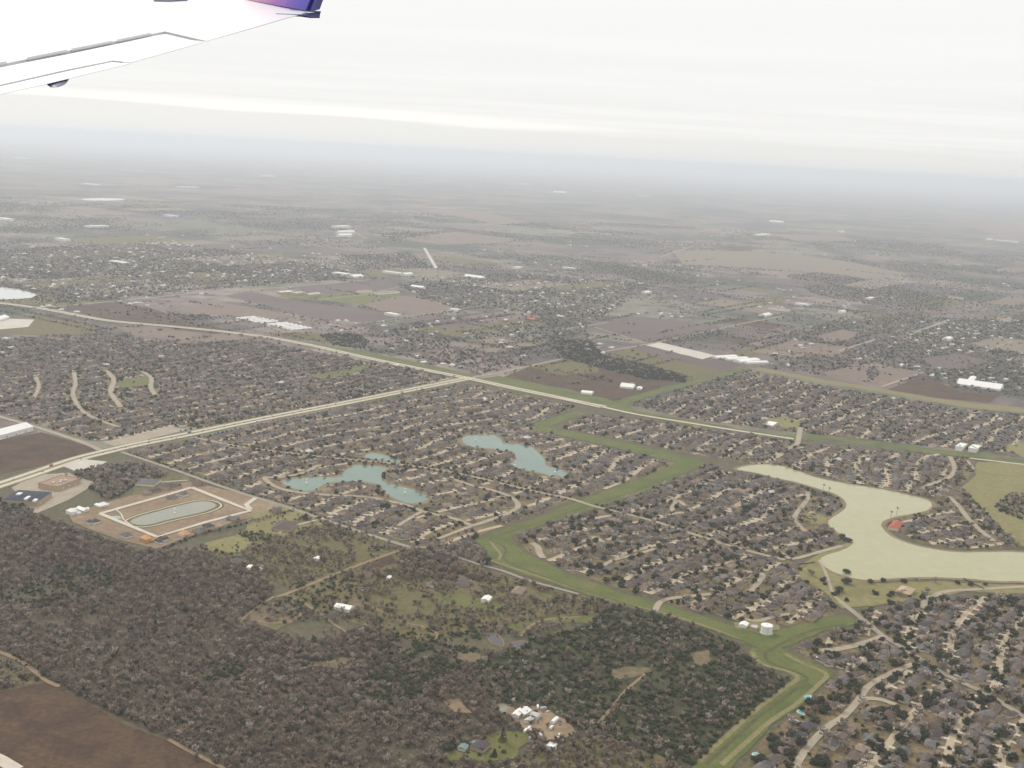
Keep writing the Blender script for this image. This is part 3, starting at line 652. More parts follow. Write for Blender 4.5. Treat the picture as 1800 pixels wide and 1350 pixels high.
def grid_estate(name, px, row=56.0, lot=20.5, warp=44.0, drop=.04, streets=True, seed=0, rot=0.0):
    P = mp_(px); c0 = P.mean(0)
    ea = EA * math.cos(rot) + EB * math.sin(rot); eb = EB * math.cos(rot) - EA * math.sin(rot)
    Q = (P - c0); qa, qb = Q @ ea, Q @ eb
    def Wp(a, b):
        v = Vector((a * .0042 + seed * 5.1, b * .0042, seed * 2.7)); d = Vector((noise.noise(v), noise.noise(v + Vector((31.7, 12.3, 5.1))), 0)) * warp * 1.1
        return c0 + ea * (a + d.x) + eb * (b + d.y)
    out = []; mb = MB()
    cross = 230.0
    r = random.Random(seed + 3)
    b = qb.min()
    while b < qb.max():
        a = qa.min(); line = []
        blk = 0
        while a < qa.max():
            p = Wp(a, b); q = Wp(a + 3, b); t = (q - p); t /= np.hypot(*t); nr = np.array([-t[1], t[0]])
            for s in (-1, 1):
                if r.random() < drop: continue
                h = p + nr * s * (18.5 + r.uniform(-1.5, 1.5)) + t * r.uniform(-1.5, 1.5)
                out.append((h[0], h[1], math.atan2(t[1], t[0]) + (0 if s > 0 else math.pi) + r.uniform(-.06, .06), p[0] + t[0]*3, p[1] + t[1]*3))
            a += lot + r.uniform(-1.5, 2.5); blk += lot
            if blk > cross: a += 14; blk = 0
        if streets:
            n_ = max(2, int((qa.max() - qa.min()) / 12)); L_ = np.array([Wp(qa.min() + (qa.max() - qa.min()) * i / n_, b) for i in range(n_ + 1)])
            ok = inside(P, L_) & free(L_, 14, True)
            run = []
            for i in range(len(L_)):
                if ok[i]: run.append(L_[i])
                if (not ok[i] or i == len(L_) - 1):
                    if len(run) > 2: add_strip(mb, np.array(run), 8.5, .5)
                    run = []
        b += row + r.uniform(-4, 5)
    X = np.array([o[:2] for o in out]); ok = inside(P, X) & free(X, 13, True, 9.0)
    if streets:
        dw = free(np.array([((o[0] + o[3]) / 2, (o[1] + o[4]) / 2) for o in out]), 4, True, 1) & free(np.array([o[3:5] for o in out]), 4, True, 1) & inside(P, np.array([o[3:5] for o in out]))
        for o, k in zip(out, ok & dw):
            if k:   # driveway from the street to the house
                a_ = np.array(o[3:5]); h_ = np.array(o[:2]); add_strip(mb, np.array([a_ + (h_ - a_) * .12, a_ + (h_ - a_) * .62]), 5.2, .56, mi=1)
        tag(mb.build('estate_streets', [MATS['estate_street'], MATS['concrete']]), kind='structure')
    return [(o[0], o[1], o[2], name) for o, k in zip(out, ok) if k]
HOUSES = []
for i, (nm, px) in enumerate(EST.items()):
    HOUSES += grid_estate(nm, px, seed=i, rot={'lakewest': .12, 'peninsula': .5, 'lakeside': -.15, 'west': .05}.get(nm, 0), lot=19.5 if nm in ('southeast', 'lakewest', 'peninsula') else 17.5)
for i, (nm, px) in enumerate(WIDE.items()):
    HOUSES += [h for h in grid_estate(nm, px, row=95, lot=34, warp=60, drop=.62 if nm != 'far_west' else .35, streets=False, seed=20 + i)]
# thinly settled country
K = 2600; U = rng.uniform(-60, 1860, K); V = 400 + 260 * rng.random(K) ** .8
Xc = np.array([G(u, v) for u, v in zip(U, V)])
nzv = np.array([noise.noise(Vector((x * .0016, y * .0016, 9))) for x, y in Xc])
okc = (nzv > .05) & free(Xc, 20)
for i_, P in CLEAR.items(): okc &= ~inside(P, Xc)
for px in list(EST.values()): okc &= ~inside(mp_(px), Xc)
for x, y in Xc[okc]: HOUSES.append((x, y, ANG + rng.choice([0, math.pi/2, math.pi]) , 'country'))
hx = np.array([h[:2] for h in HOUSES]); keep = in_view(hx)
for i_ in (38, 45, 46, 47): pass
for i_, P in CLEAR.items():
    keep &= ~inside(P, hx)
HOUSES = [h for h, k in zip(HOUSES, keep) if k]
hx = np.array([h[:2] for h in HOUSES])
# drop houses that stand in one another
from mathutils.kdtree import KDTree
kd = KDTree(len(hx))
for i, p in enumerate(hx): kd.insert((p[0], p[1], 0), i)
kd.balance(); dead = set()
for i, p in enumerate(hx):
    if i in dead: continue
    for q, j, d in kd.find_range((p[0], p[1], 0), 13.5):
        if j > i: dead.add(j)
HOUSES = [h for i, h in enumerate(HOUSES) if i not in dead]; hx = np.array([h[:2] for h in HOUSES])
kd = KDTree(len(hx))
for i, p in enumerate(hx): kd.insert((p[0], p[1], 0), i)
kd.balance()
hk = rng.integers(0, 4, len(HOUSES)); hc = rng.choice(5, len(HOUSES), p=[.28, .28, .18, .10, .16]); hs = rng.uniform(.80, .98, len(HOUSES))
u_, v_, dep = PX(np.column_stack([hx, np.zeros(len(hx))]))
vis = (u_ > 4) & (u_ < PW - 4) & (v_ < PH - 4)
order = [i for i in np.argsort(dep) if vis[i]][:300]; single = set(order)
WHERE = {'southeast': 'in the estate below the green lake', 'lakewest': 'in the estate between grass channel and lake', 'peninsula': 'on the lake peninsula', 'centre': 'in the estate around the teal lakes'}
TEN = ['', 'ten', 'twenty', 'thirty', 'forty', 'fifty', 'sixty', 'seventy', 'eighty', 'ninety', 'hundred']
ONE = 'zero one two three four five six seven eight nine ten eleven twelve thirteen fourteen fifteen sixteen seventeen eighteen nineteen'.split()
def num(n): return ONE[n] if n < 20 else TEN[n // 10] + ('-' + ONE[n % 10] if n % 10 else '')
def spot(u, v): return '%s percent across and %s percent down the photo' % (num(round(u / PW * 100)), num(round(v / PH * 100)))
seen_lab = set()
def tree_label(what, u, v):
    for s in ('', ' just', ' a little over', ' nearly', ' close to', ' around', ' roughly', ' about'):
        lab = '%s,%s %s' % (what, s, spot(u, v))
        if lab not in seen_lab: break
    seen_lab.add(lab); return lab
used_labels = {}
def unique(lab):
    k = used_labels.get(lab, 0); used_labels[lab] = k + 1; return lab
for i in order:
    x, y, rz, nm = HOUSES[i]; k, c = hk[i], hc[i]
    e = empty('house', (x, y, 0), rz); e.scale = (hs[i],) * 3
    tag(e, tree_label('%s-roofed %s house' % (ROOFK[c], HSHAPE[k].replace(' hip-roofed', '')), u_[i], v_[i]), 'house', 'houses ' + WHERE.get(nm, 'in the estates'))
    for nm_, me in zip(('wall', 'roof', 'garage_door', 'chimney'), HM[k, c]): link(nm_, me, e)

# ---- many alike far things: one object each, its members set out on points
KITOBJ = {}
def kit_collection(name, meshes):
    c = bpy.data.collections.new(name)
    for i, me in enumerate(meshes):
        o = bpy.data.objects.new('%s_%02d' % (name, i), me); c.objects.link(o)
    return c
def scatter(name, pts, rot, scl, idx, meshes, label, cat):
    me = bpy.data.meshes.new(name); me.from_pydata([tuple(p) for p in pts], [], [])
    for an, ty, data in (('rot', 'FLOAT', rot), ('idx', 'INT', idx)):
        a = me.attributes.new(an, ty, 'POINT'); a.data.foreach_set('value', np.asarray(data, np.float32 if ty == 'FLOAT' else np.int32))
    a = me.attributes.new('scl', 'FLOAT_VECTOR', 'POINT'); a.data.foreach_set('vector', np.asarray(scl, np.float32).ravel())
    o = link(name, me); tag(o, label, cat, None, 'stuff')
    t = bpy.data.node_groups.new(name, 'GeometryNodeTree')
    t.interface.new_socket('Geometry', in_out='INPUT', socket_type='NodeSocketGeometry'); t.interface.new_socket('Geometry', in_out='OUTPUT', socket_type='NodeSocketGeometry')
    n = t.nodes.new; L = t.links.new
    gi, go = n('NodeGroupInput'), n('NodeGroupOutput')
    ci = n('GeometryNodeCollectionInfo'); ci.inputs['Collection'].default_value = kit_collection(name, meshes); ci.inputs['Separate Children'].default_value = True; ci.inputs['Reset Children'].default_value = True
    ip = n('GeometryNodeInstanceOnPoints'); ip.inputs['Pick Instance'].default_value = True
    def attr(nm, ty):
        q = n('GeometryNodeInputNamedAttribute'); q.data_type = ty; q.inputs['Name'].default_value = nm; return q.outputs['Attribute']
    cz = n('ShaderNodeCombineXYZ'); L(attr('rot', 'FLOAT'), cz.inputs[2])
    e2r = n('FunctionNodeEulerToRotation'); L(cz.outputs[0], e2r.inputs[0])
    L(gi.outputs[0], ip.inputs['Points']); L(ci.outputs[0], ip.inputs['Instance']); L(attr('idx', 'INT'), ip.inputs['Instance Index'])
    L(e2r.outputs[0], ip.inputs['Rotation']); L(attr('scl', 'FLOAT_VECTOR'), ip.inputs['Scale']); L(ip.outputs[0], go.inputs[0])
    o.modifiers.new('members', 'NODES').node_group = t
    return o
for k in range(4):      # pale metal roofs of the open country
    W, Rf, Gd, Ch = house_parts(k); A = MB()
    for i, q in enumerate((W, Rf, Gd)): A.add(q.v, q.f, i)
    HPROTO.append(A.mesh('house', [MATS['siding_wall'], MATS['roof_white'], MATS['garage_paint']]))
pale = rng.random(len(HOUSES)) < np.array([.45 if h[3] == 'country' else .22 if h[3] in WIDE else .006 for h in HOUSES])
rest = [i for i in range(len(HOUSES)) if i not in single]
scatter('distant_houses', [(HOUSES[i][0], HOUSES[i][1], 0) for i in rest], [HOUSES[i][2] for i in rest], [(hs[i],) * 3 for i in rest], [20 + hk[i] if pale[i] else hk[i] * 5 + hc[i] for i in rest], HPROTO,
        'mass of small brown and grey roofed houses in the farther estates', 'houses')
print('houses', len(HOUSES))

# ------------------------------------------------------------------ trees
def oak_mesh(seed, leaf='oak_leaf', lobes=9, clumps=34, flat=.82, size=.30):
    r = random.Random(seed); T, C = MB(), MB()
    T.tube((0, 0, -.05), (.02, .03, .6), .09, .07, 6)
    cent = []
    for i in range(lobes):
        a = 2.4 * i + r.uniform(-.4, .4); q = math.sqrt((i + .3) / lobes) * .62
        c = Vector((q * math.cos(a), q * math.sin(a), (.62 + r.uniform(-.18, .36) - .12 * q))); cent.append((c, r.uniform(.34, .50)))
        T.tube((.02, .03, .4), c, .05, .02, 4, cap=False)
    ico = bmesh.new(); bmesh.ops.create_icosphere(ico, subdivisions=1, radius=1); iv = [v.co.copy() for v in ico.verts]; fi = [[v.index for v in f.verts] for f in ico.faces]; ico.free()
    for c, rr in cent:
        C.add([c + Vector((v.x, v.y, v.z * flat)) * rr * .80 * r.uniform(.85, 1.12) for v in iv], fi)
        for j in range(clumps):
            d = Vector((r.gauss(0, 1), r.gauss(0, 1), r.gauss(.25, 1))).normalized()
            p = c + Vector((d.x, d.y, d.z * flat)) * rr * r.uniform(.78, 1.12)
            nrm = (d + Vector((r.uniform(-.6, .6), r.uniform(-.6, .6), r.uniform(-.2, .8)))).normalized(); a = nrm.orthogonal().normalized(); b = nrm.cross(a)
            s = size * r.uniform(.35, .75); t = r.uniform(0, 6.28); a, b = a * math.cos(t) + b * math.sin(t), b * math.cos(t) - a * math.sin(t)
            C.add([p - a * s * .55, p + b * s * .45, p + a * s * .6, p - b * s * .4 + nrm * s * .12], [(0, 1, 2), (0, 2, 3)])
    return T, C
def bare_mesh(seed, n=210):
    r = random.Random(seed); T, C = MB(), MB()
    T.tube((0, 0, -.05), (.02, 0, .7), .075, .05, 5, cap=False)
    tips = []
    for i in range(9):
        a = 2.4 * i + r.uniform(-.5, .5); q = .25 + .5 * r.random(); z = 1.05 + .75 * r.random() - .3 * q
        base = Vector((.02, 0, .35 + .35 * r.random())); tip = Vector((q * math.cos(a), q * math.sin(a), z)); tips.append((base, tip))
        T.tube(base, tip, .035, .012, 4, cap=False)
    for j in range(n):
        b, tp = r.choice(tips); p = b.lerp(tp, r.uniform(.35, 1.05))
        out = Vector((p.x, p.y, 0)); d = (out * r.uniform(.3, 1.4) + Vector((r.gauss(0, .45), r.gauss(0, .45), r.uniform(.0, 1.0)))).normalized()
        ln = r.uniform(.22, .5); sd_ = d.cross(Vector((r.gauss(0, 1), r.gauss(0, 1), r.gauss(0, 1)))).normalized() * r.uniform(.025, .055)
        C.add([p - sd_, p + sd_, p + d * ln * .6 + sd_ * 2.2, p + d * ln, p + d * ln * .6 - sd_ * 2.2], [(0, 1, 2, 4), (4, 2, 3)])
    return T, C
TREES = {'oak': [oak_mesh(s) for s in (1, 2, 3, 4)], 'thicket': [oak_mesh(s, 'thicket_leaf', 7, 30, .95, .34) for s in (11, 12, 13)], 'bare': [bare_mesh(s) for s in (21, 22, 23, 24, 25)]}
TMAT = {'oak': ('bark', 'oak_leaf'), 'thicket': ('bark', 'thicket_leaf'), 'bare': ('pale_bark', 'twig')}
TMESH, TPROTO = {}, {}
for k, l in TREES.items():
    tm, lm = (MATS[x] for x in TMAT[k])
    TMESH[k] = [(T.mesh('trunk', tm), C.mesh('crown', lm)) for T, C in l]
    TPROTO[k] = []
    if k == 'bare':
        for j in (3, 4): TMESH[k][j][1].materials[0] = MATS['twig_pale']
    for j, (T, C) in enumerate(l):
        lm = TMESH[k][j][1].materials[0]
        A = MB(); A.add(T.v, T.f, 0); A.add(C.v, C.f, 1); TPROTO[k].append(A.mesh(k + '_tree', [tm, lm]))
TP = []      # x, y, radius, height factor, kind
def put(X, ever, rlo, rhi, kind_ever='oak', flat=(.8, 1.1)):
    n = len(X); e = rng.random(n) < ever; rr = rlo + (rhi - rlo) * rng.random(n) ** 1.4
    for (x, y), ee, r in zip(X, e, rr):
        TP.append((x, y, r * (1.0 if ee else 1.05), r * rng.uniform(*flat) * (1.0 if ee else 1.0), kind_ever if ee else 'bare'))
def sample(px, dens):
    P = mp_(px); lo, hi = P.min(0), P.max(0); n = int((hi - lo).prod() * dens)
    X = rng.uniform(lo, hi, (n, 2)); X = X[in_view(X)]; return X[inside(P, X)]
OPEN = [i for i, (nm, px, ma) in enumerate(SH) if nm in ('field', 'clearing', 'yard', 'car_park', 'lot', 'verge', 'nursery_beds') and ma not in ('olive_field',) or nm == 'meadow' and ma in ('lawn', 'meadow')]
def clear_of(X, p=1.0):
    ok = np.ones(len(X), bool)
    for i in OPEN: ok &= ~(inside(CLEAR[i], X) & (rng.random(len(X)) < p))
    return ok
for wi, (px, dens, ever, th) in enumerate(WOODS):
    X = sample(px, dens)
    if wi == 0: X = X[~inside(mp_(THICKET), X) | (rng.random(len(X)) < .12)]
    X = X[free(X, 1.0, True, -3.0) & (clear_of(X, .88) | (wi in (7, 15, 16)))]
    nz_ = np.array([noise.noise(Vector((x * .011, y * .011, 1.5))) + .5 * noise.noise(Vector((x * .04, y * .04, 4))) for x, y in X])
    if wi == 0:
        kp = nz_ + .5 * rng.random(len(X)) > -.30; X = X[kp]; nz_ = nz_[kp]
    if th is not None: X = X[nz_ > th]; nz_ = nz_[nz_ > th]
    if wi in (0, 4, 5, 6, 7, 10):      # evergreens gather in groups inside the bare wood
        g = np.array([noise.noise(Vector((x * .006, y * .006, 33))) for x, y in X]) > .27
        put(X[g], .75, 1.5, 4.0, 'thicket', (.8, 1.25)); put(X[~g], ever * .6, 1.5, 4.3, 'thicket', (.9, 1.4))
    elif wi == 1: put(X, ever, 2.4, 4.8, 'thicket', (.8, 1.2))
    else: put(X, ever, 3.0, 5.0, 'oak', (.9, 1.3))
for nm, px in EST.items():
    dens = {'west': 1/150, 'northeast': 1/150, 'southeast': 1/135, 'centre': 1/230, 'lakewest': 1/150}.get(nm, 1/160)
    X = sample(px, dens); X = X[free(X, 3, True, -1.5) & clear_of(X, .95)]
    d = np.array([kd.find((x, y, 0))[2] for x, y in X]); X = X[d > 6.2]
    put(X, .66 if nm in ('west', 'northeast', 'southeast') else .55, 2.6, 8.2 if nm == 'southeast' else 7.2 if nm == 'lakewest' else 6.0, 'oak', (.8, 1.1))
for nm, px in WIDE.items():
    X = sample(px, 1/330); X = X[free(X, 3, True, 0) & clear_of(X)]; put(X, .5, 3.2, 6.5, 'oak')
# open country out to where single trees melt together
K = 110000; dist = 2600 + (11500 - 2600) * np.sqrt(rng.random(K)); th_ = rng.uniform(-.47, .47, K)
X = np.column_stack([dist * np.sin(th_), dist * np.cos(th_)]); X = X[in_view(X)]
ma_ = np.array([noise.noise(Vector((x * .0011, y * .0011, 2))) + .6 * noise.noise(Vector((x * .005, y * .005, 6))) for x, y in X])
X = X[(ma_ + rng.uniform(-.25, .25, len(X))) > .06]
X = X[free(X, 5, True, 2) & clear_of(X)]
for px in list(EST.values()) + [FOREST]: X = X[~inside(mp_(px), X)]
put(X, .32, 3.2, 6.5, 'oak', (.6, .9))
# parcels of bare and planted fields between the woods
PARC = []
for _ in range(150):
    u, v = rng.uniform(-80, 1880), 300 + 350 * rng.random(); c = np.array(G(u, v)); la, lb = rng.uniform(60, 210) * (1 + (600 - v) / 250), rng.uniform(40, 130) * (1 + (600 - v) / 250)
    P = np.array([c + EA * a * la + EB * b * lb for a, b in ((-1, -1), (1, -1), (1, 1), (-1, 1))])
    chk = np.vstack([P, [c], (P + np.roll(P, -1, 0)) / 2])
    if any(inside(mp_(px), chk).any() for px in list(EST.values()) + [FOREST]) or not free(chk, 20, True, 8).all() or any(inside(CLEAR[i], chk).any() for i in CLEAR): continue
    Q = []
    for i in range(4):
        for t in np.arange(0, 1, .1): Q.append(P[i] + (P[(i+1) % 4] - P[i]) * t + rng.normal(0, 2.5, 2))
    sheet_xy('field', Q, .12 + .0007 * len(PARC), ['purple_field', 'tan_field', 'olive_field', 'rust_field', 'brown_field'][int(rng.integers(0, 5))]); PARC.append(P)
if PARC:
    tx = np.array([t[:2] for t in TP]); bad = np.zeros(len(tx), bool); e0 = len(tx) - len(X)
    for P in PARC: bad |= inside(P, tx)
    bad &= rng.random(len(tx)) < .93; TP[:] = [t for t, b in zip(TP, bad) if not b]
# hedgerows along the section lines
for _ in range(130):
    u, v = rng.uniform(-50, 1850), 430 + 230 * rng.random(); c = np.array(G(u, v)); e = EA if rng.random() < .5 else EB; ln = rng.uniform(150, 700)
    t = np.arange(-ln / 2, ln / 2, 9.0); X = c + t[:, None] * e + rng.normal(0, 2.5, (len(t), 2)); X = X[free(X, 5, True, 4) & clear_of(X, .6)]
    if len(X): put(X, .4, 3, 6)
def along(px, off, gap, ever, lo, hi, jit=1.5):
    L_ = curve_pts(px, 20); s = np.concatenate([[0], np.cumsum(np.hypot(*np.diff(L_, axis=0).T))]); q = np.arange(0, s[-1], gap)
    C = np.column_stack([np.interp(q, s, L_[:, 0]), np.interp(q, s, L_[:, 1])]); t = np.gradient(C, axis=0); t /= np.hypot(*t.T)[:, None]; n_ = np.column_stack([-t[:, 1], t[:, 0]])
    X = C + n_ * off + rng.normal(0, jit, C.shape); X = X[np.all([~inside(P, X) for P in WATERS], axis=0)]; put(X, ever, lo, hi)
BL = [(400,782),(461,791),(542,801),(600,807),(667,813),(733,821),(800,832),(867,847),(933,863),(1000,877)]
for o_ in (-9, 9): along(BL, o_, 13, .95, 3.2, 4.2, .8)
along([(1043,890),(1150,917),(1220,940),(1380,985)], 9, 11, .8, 3, 5)
along([(517,898),(450,917),(350,941),(285,966)], 0, 5, .35, 2.5, 4); along([(213,798),(317,833),(433,873),(500,893),(600,928)], 14, 11, .3, 2.5, 4)
along([(570,912),(640,945),(700,966)], -14, 12, .4, 2.5, 4); along([(0,1150),(78,1198),(160,1243),(280,1293),(330,1320)], 10, 5, .5, 2.5, 4)
along([(330,763),(450,738),(600,709),(780,673)], 24, 14, .6, 2.5, 4); along([(330,768),(450,743),(600,714),(780,678)], -24, 12, .6, 2.5, 4.5); along([(180,797),(330,764),(600,710)], 0, 28, .8, 1.6, 2.4, .6)
along([(1390,983),(1440,970),(1490,957)], 12, 30, .7, 3, 5); along([(1500,1024),(1600,1024),(1760,1032)], 0, 26, .75, 3.5, 7, 4); along([(1405,1000),(1470,1040),(1490,1065)], 5, 18, .85, 4, 8, 6)
along([(1530,1045),(1580,1045),(1600,1050),(1640,1050)], 0, 10, .8, 4.5, 8, 7); along([(640,572),(800,548),(900,535)], 8, 14, .6, 3, 5)
print('trees', len(TP))
TPA = np.array([t[:2] for t in TP]); tr = np.array([t[2] for t in TP]); tu, tv, td = PX(np.column_stack([TPA, np.zeros(len(TPA))]))
tvis = (tu > 6) & (tu < PW - 6) & (tv < PH - 2); tvis &= TPA[:, 1] > 0
for kind, nm, what in (('oak', 'oak_tree', 'dark green broad-crowned oak'), ('thicket', 'evergreen_tree', 'mid green bushy evergreen'), ('bare', 'bare_tree', 'leafless grey-brown tree')):
    idx = np.array([i for i, t in enumerate(TP) if t[4] == kind]); vi = rng.integers(0, len(TMESH[kind]), len(idx)); ro = rng.uniform(0, 6.28, len(idx))
    if kind == 'bare':      # greyer, darker species in the wood; paler ones in gardens and open country
        fo = inside(mp_(FOREST), TPA[idx]) | inside(mp_(WOODS[4][0]), TPA[idx]) | inside(mp_(WOODS[5][0]), TPA[idx]); rn = rng.random(len(idx)) + .35 * np.array([noise.noise(Vector((x * .009, y * .009, 55))) for x, y in TPA[idx]]); vi = np.where(np.where(fo, rn < .80, rn < .25), rng.integers(0, 3, len(idx)), rng.integers(3, 5, len(idx)))
    size = tr[idx] / td[idx]; size[~tvis[idx]] = -1
    top = set(np.argsort(-size)[:300].tolist()); far = [j for j in range(len(idx)) if j not in top]
    for j in top:
        i = idx[j]; e = empty(nm, (TP[i][0], TP[i][1], 0), ro[j]); e.scale = (TP[i][2], TP[i][2], TP[i][3])
        tag(e, tree_label(what, tu[i], tv[i]), 'tree', {'oak': 'evergreen oaks among the houses', 'thicket': 'evergreen trees of the thicket', 'bare': 'leafless trees of the near wood'}[kind])
        T, C = TMESH[kind][vi[j]]; link('trunk', T, e); link('crown', C, e)
    scatter({'oak': 'distant_oak_trees', 'thicket': 'evergreen_woods', 'bare': 'leafless_woods'}[kind], [(TP[idx[j]][0], TP[idx[j]][1], 0) for j in far], [ro[j] for j in far],
            [(TP[idx[j]][2], TP[idx[j]][2], TP[idx[j]][3]) for j in far], [vi[j] for j in far], TPROTO[kind],
            {'oak': 'mass of dark evergreen oaks over the estates and far plain', 'thicket': 'mass of green bushy trees filling the woods', 'bare': 'mass of leafless grey-brown trees in the woods and estates'}[kind], 'trees')
#PART3
# ------------------------------------------------------------------ landmark buildings
def rect(corners, z=0.0):
    P = mp_(corners); c = P.mean(0); e1 = ((P[1] - P[0]) + (P[2] - P[3])) / 2; e2 = ((P[3] - P[0]) + (P[2] - P[1])) / 2
    l1, l2 = np.hypot(*e1), np.hypot(*e2); a = math.atan2(e1[1], e1[0])
    # the two sides of a building stand square to one another: keep its area
    s = abs(e1[0] * e2[1] - e1[1] * e2[0]) / (l1 * l2)
    return c, a, l1, l2 * max(s, .5)
def building(name, label, cat, corners=None, h=6.0, style='gable', wall='white_metal', roof='white_metal', group=None, at=None, size=None, rz=None, rh=None, doors=1, units=0, base=.3):
    if corners: c, a, l1, l2 = rect(corners)
    else: c = np.array(G(*at)); a = ANG if rz is None else rz; l1, l2 = size
    e = empty(name, (c[0], c[1], base), a); tag(e, label, cat, group)
    x, y = l1 / 2, l2 / 2; W, Rf = MB(), MB(); o = .5; W.box(-x, x, -y, y, -.5, h)
    if style == 'flat':
        Rf.box(-x-.3, x+.3, -y-.3, y+.3, h, h + .35); Rf.box(-x-.3, x+.3, -y-.3, -y+.2, h+.35, h+1.1); Rf.box(-x-.3, x+.3, y-.2, y+.3, h+.35, h+1.1)
        Rf.box(-x-.3, -x+.2, -y+.2, y-.2, h+.35, h+1.1); Rf.box(x-.2, x+.3, -y+.2, y-.2, h+.35, h+1.1)
    elif style == 'hip': Rf.hip(-x-o, x+o, -y-o, y+o, h - .02, rh or min(x, y) * .6)
    elif style == 'gable':
        r_ = rh or min(x, y) * .4; Rf.hip(-x-o, x+o, -y-o, y+o, h - .02, r_, inset=.05)
    elif style == 'arch':
        r_ = rh or min(x, y) * .7; n = 8; vs = []
        for i in range(n + 1):
            t = math.pi * i / n
            if l1 >= l2: vs += [(-x, -math.cos(t) * (y + .2), h + r_ * math.sin(t)), (x, -math.cos(t) * (y + .2), h + r_ * math.sin(t))]
            else: vs += [(-math.cos(t) * (x + .2), -y, h + r_ * math.sin(t)), (-math.cos(t) * (x + .2), y, h + r_ * math.sin(t))]
        Rf.add(vs, [(2*i, 2*i+1, 2*i+3, 2*i+2) for i in range(n)] + [tuple(range(0, 2*n+2, 2)), tuple(range(1, 2*n+2, 2))])
    W.build('wall', MATS[wall], e); ro = Rf.build('roof', MATS[roof], e)
    for i in range(doors):
        D = MB(); w2 = min(2.2, x * .4); cx = -x * .5 + i * (l1 / max(doors, 1)) * .8; D.box(cx - w2, cx + w2, -y - .12, -y + .05, 0, min(4.2, h * .8)); D.build('door', MATS['dull_metal'], e)
    for i in range(units):
        D = MB(); ux, uy = random.uniform(-x*.6, x*.6), random.uniform(-y*.5, y*.5); D.box(ux-3, ux+3, uy-2, uy+2, h+.3, h+2.4); D.build('roof_unit', MATS['dull_metal'], ro)
    return e
B = building
ofc = B('office_building', 'wide tan commercial building in a pale car park by the highway', 'building', [(72,857),(110,843),(138,851),(97,866)], 8, 'flat', 'tan_wall', 'tan_roof', units=4, doors=3)
nv = B('school_building', 'large navy-roofed building beside the tan commercial building', 'building', [(10,884),(36,867),(88,876),(60,894)], 8, 'hip', 'tan_wall', 'navy_roof', rh=3.5, units=0)
for i, (px, py, l, w_) in enumerate(((34, 868, 11, 7), (48, 875, 16, 5), (62, 879, 10, 5))):
    c = nv.matrix_basis.inverted() @ Vector((*G(px, py, 11), 9.5)); D = MB(); D.box(c.x-l/2, c.x+l/2, c.y-w_/2, c.y+w_/2, 8.6, 11.6); D.build('roof_unit', MATS['white_metal'], nv)
B('warehouse', 'long white warehouse beside the dark field by the highway', 'warehouse', [(-25,769),(40,752),(52,759),(-8,776)], 9, 'gable', doors=3)
B('warehouse', 'low white-roofed building by the car park at the photo edge', 'warehouse', [(-20,566),(5,558),(12,562),(-12,570)], 7, 'gable')
def strips(corners, n, lab, order):
    P = [np.array(p, float) for p in corners]
    for i in range(n):
        t0, t1 = i / n + .03, (i + 1) / n - .06
        q = [tuple(P[0] + (P[1]-P[0])*t0), tuple(P[0] + (P[1]-P[0])*t1), tuple(P[3] + (P[2]-P[3])*t1), tuple(P[3] + (P[2]-P[3])*t0)]
        B('greenhouse', lab % order[i], 'greenhouse', q, 2.6, 'arch', 'white_metal', 'white_metal', group='white greenhouses below the ploughed fields', doors=0, rh=1.8)
ORD = ['first', 'second', 'third', 'fourth', 'fifth', 'sixth', 'seventh']
strips([(415,561),(465,571),(487,565),(440,556)], 6, 'long white greenhouse, %s of the upper block near the curved highway', ORD)
strips([(470,571),(520,583),(545,577),(500,567)], 6, 'long white greenhouse, %s of the lower block near the curved highway', ORD)
for q, lab in (([(1260,631),(1270,634),(1287,626),(1278,624)], 'first'), ([(1281,634),(1290,637),(1306,629),(1297,627)], 'second'), ([(1298,637),(1312,641),(1327,632),(1313,630)], 'third'), ([(1317,641),(1324,643),(1341,636),(1335,634)], 'fourth and narrowest')):
    B('greenhouse', 'broad white greenhouse beside pale nursery beds, %s from the beds' % lab, 'greenhouse', q, 3.2, 'arch', group='greenhouses at the nursery', doors=0, rh=4)
B('barn', 'very long white barn standing alone in brown fields beyond the estates', 'barn', [(1683,676),(1690,671),(1763,684),(1757,689)], 5, 'gable', doors=3)
B('barn', 'short white barn set across the end of the very long barn', 'barn', [(1700,671),(1706,664),(1716,666),(1710,673)], 5, 'gable')
B('plant_building', 'white block building beside the grass channel and meadow, smaller of two', 'building', [(1679,791),(1688,785),(1699,788),(1690,794)], 9, 'flat', units=1)
B('plant_building', 'wider white block building beside the grass channel and meadow', 'building', [(1702,793),(1710,787),(1723,790),(1715,797)], 8, 'flat', units=2)
B('barn', 'white round-topped barn beside the wide grass channel', 'barn', [(1022,692),(1026,689),(1043,693),(1039,696)], 4, 'arch', rh=4)
B('barn', 'white metal barn on bare ground below the pine belt', 'barn', [(1091,681),(1096,677),(1116,682),(1111,686)], 5, 'gable')
B('shed', 'small white shed at the end of the metal barn', 'shed', [(1119,685),(1121,682),(1129,684),(1127,687)], 4, 'gable')
B('barn', 'long white barn by the dirt lane in the clearing', 'barn', [(588,1072),(597,1066),(622,1073),(613,1079)], 5, 'gable', doors=2)
B('barn', 'bright white barn at the edge of the green paddock', 'barn', [(846,1059),(852,1053),(864,1056),(858,1063)], 5, 'gable')
B('farmhouse', 'grey-roofed house among bare trees above the green paddock', 'house', [(750,1032),(756,1026),(768,1029),(762,1035)], 4, 'hip', 'siding_wall', 'roof_grey')
B('farmhouse', 'long mauve-roofed house above the dirt yard in the clearing', 'house', [(798,1031),(806,1021),(830,1024),(822,1034)], 4, 'hip', 'brick_wall', 'roof_mauve')
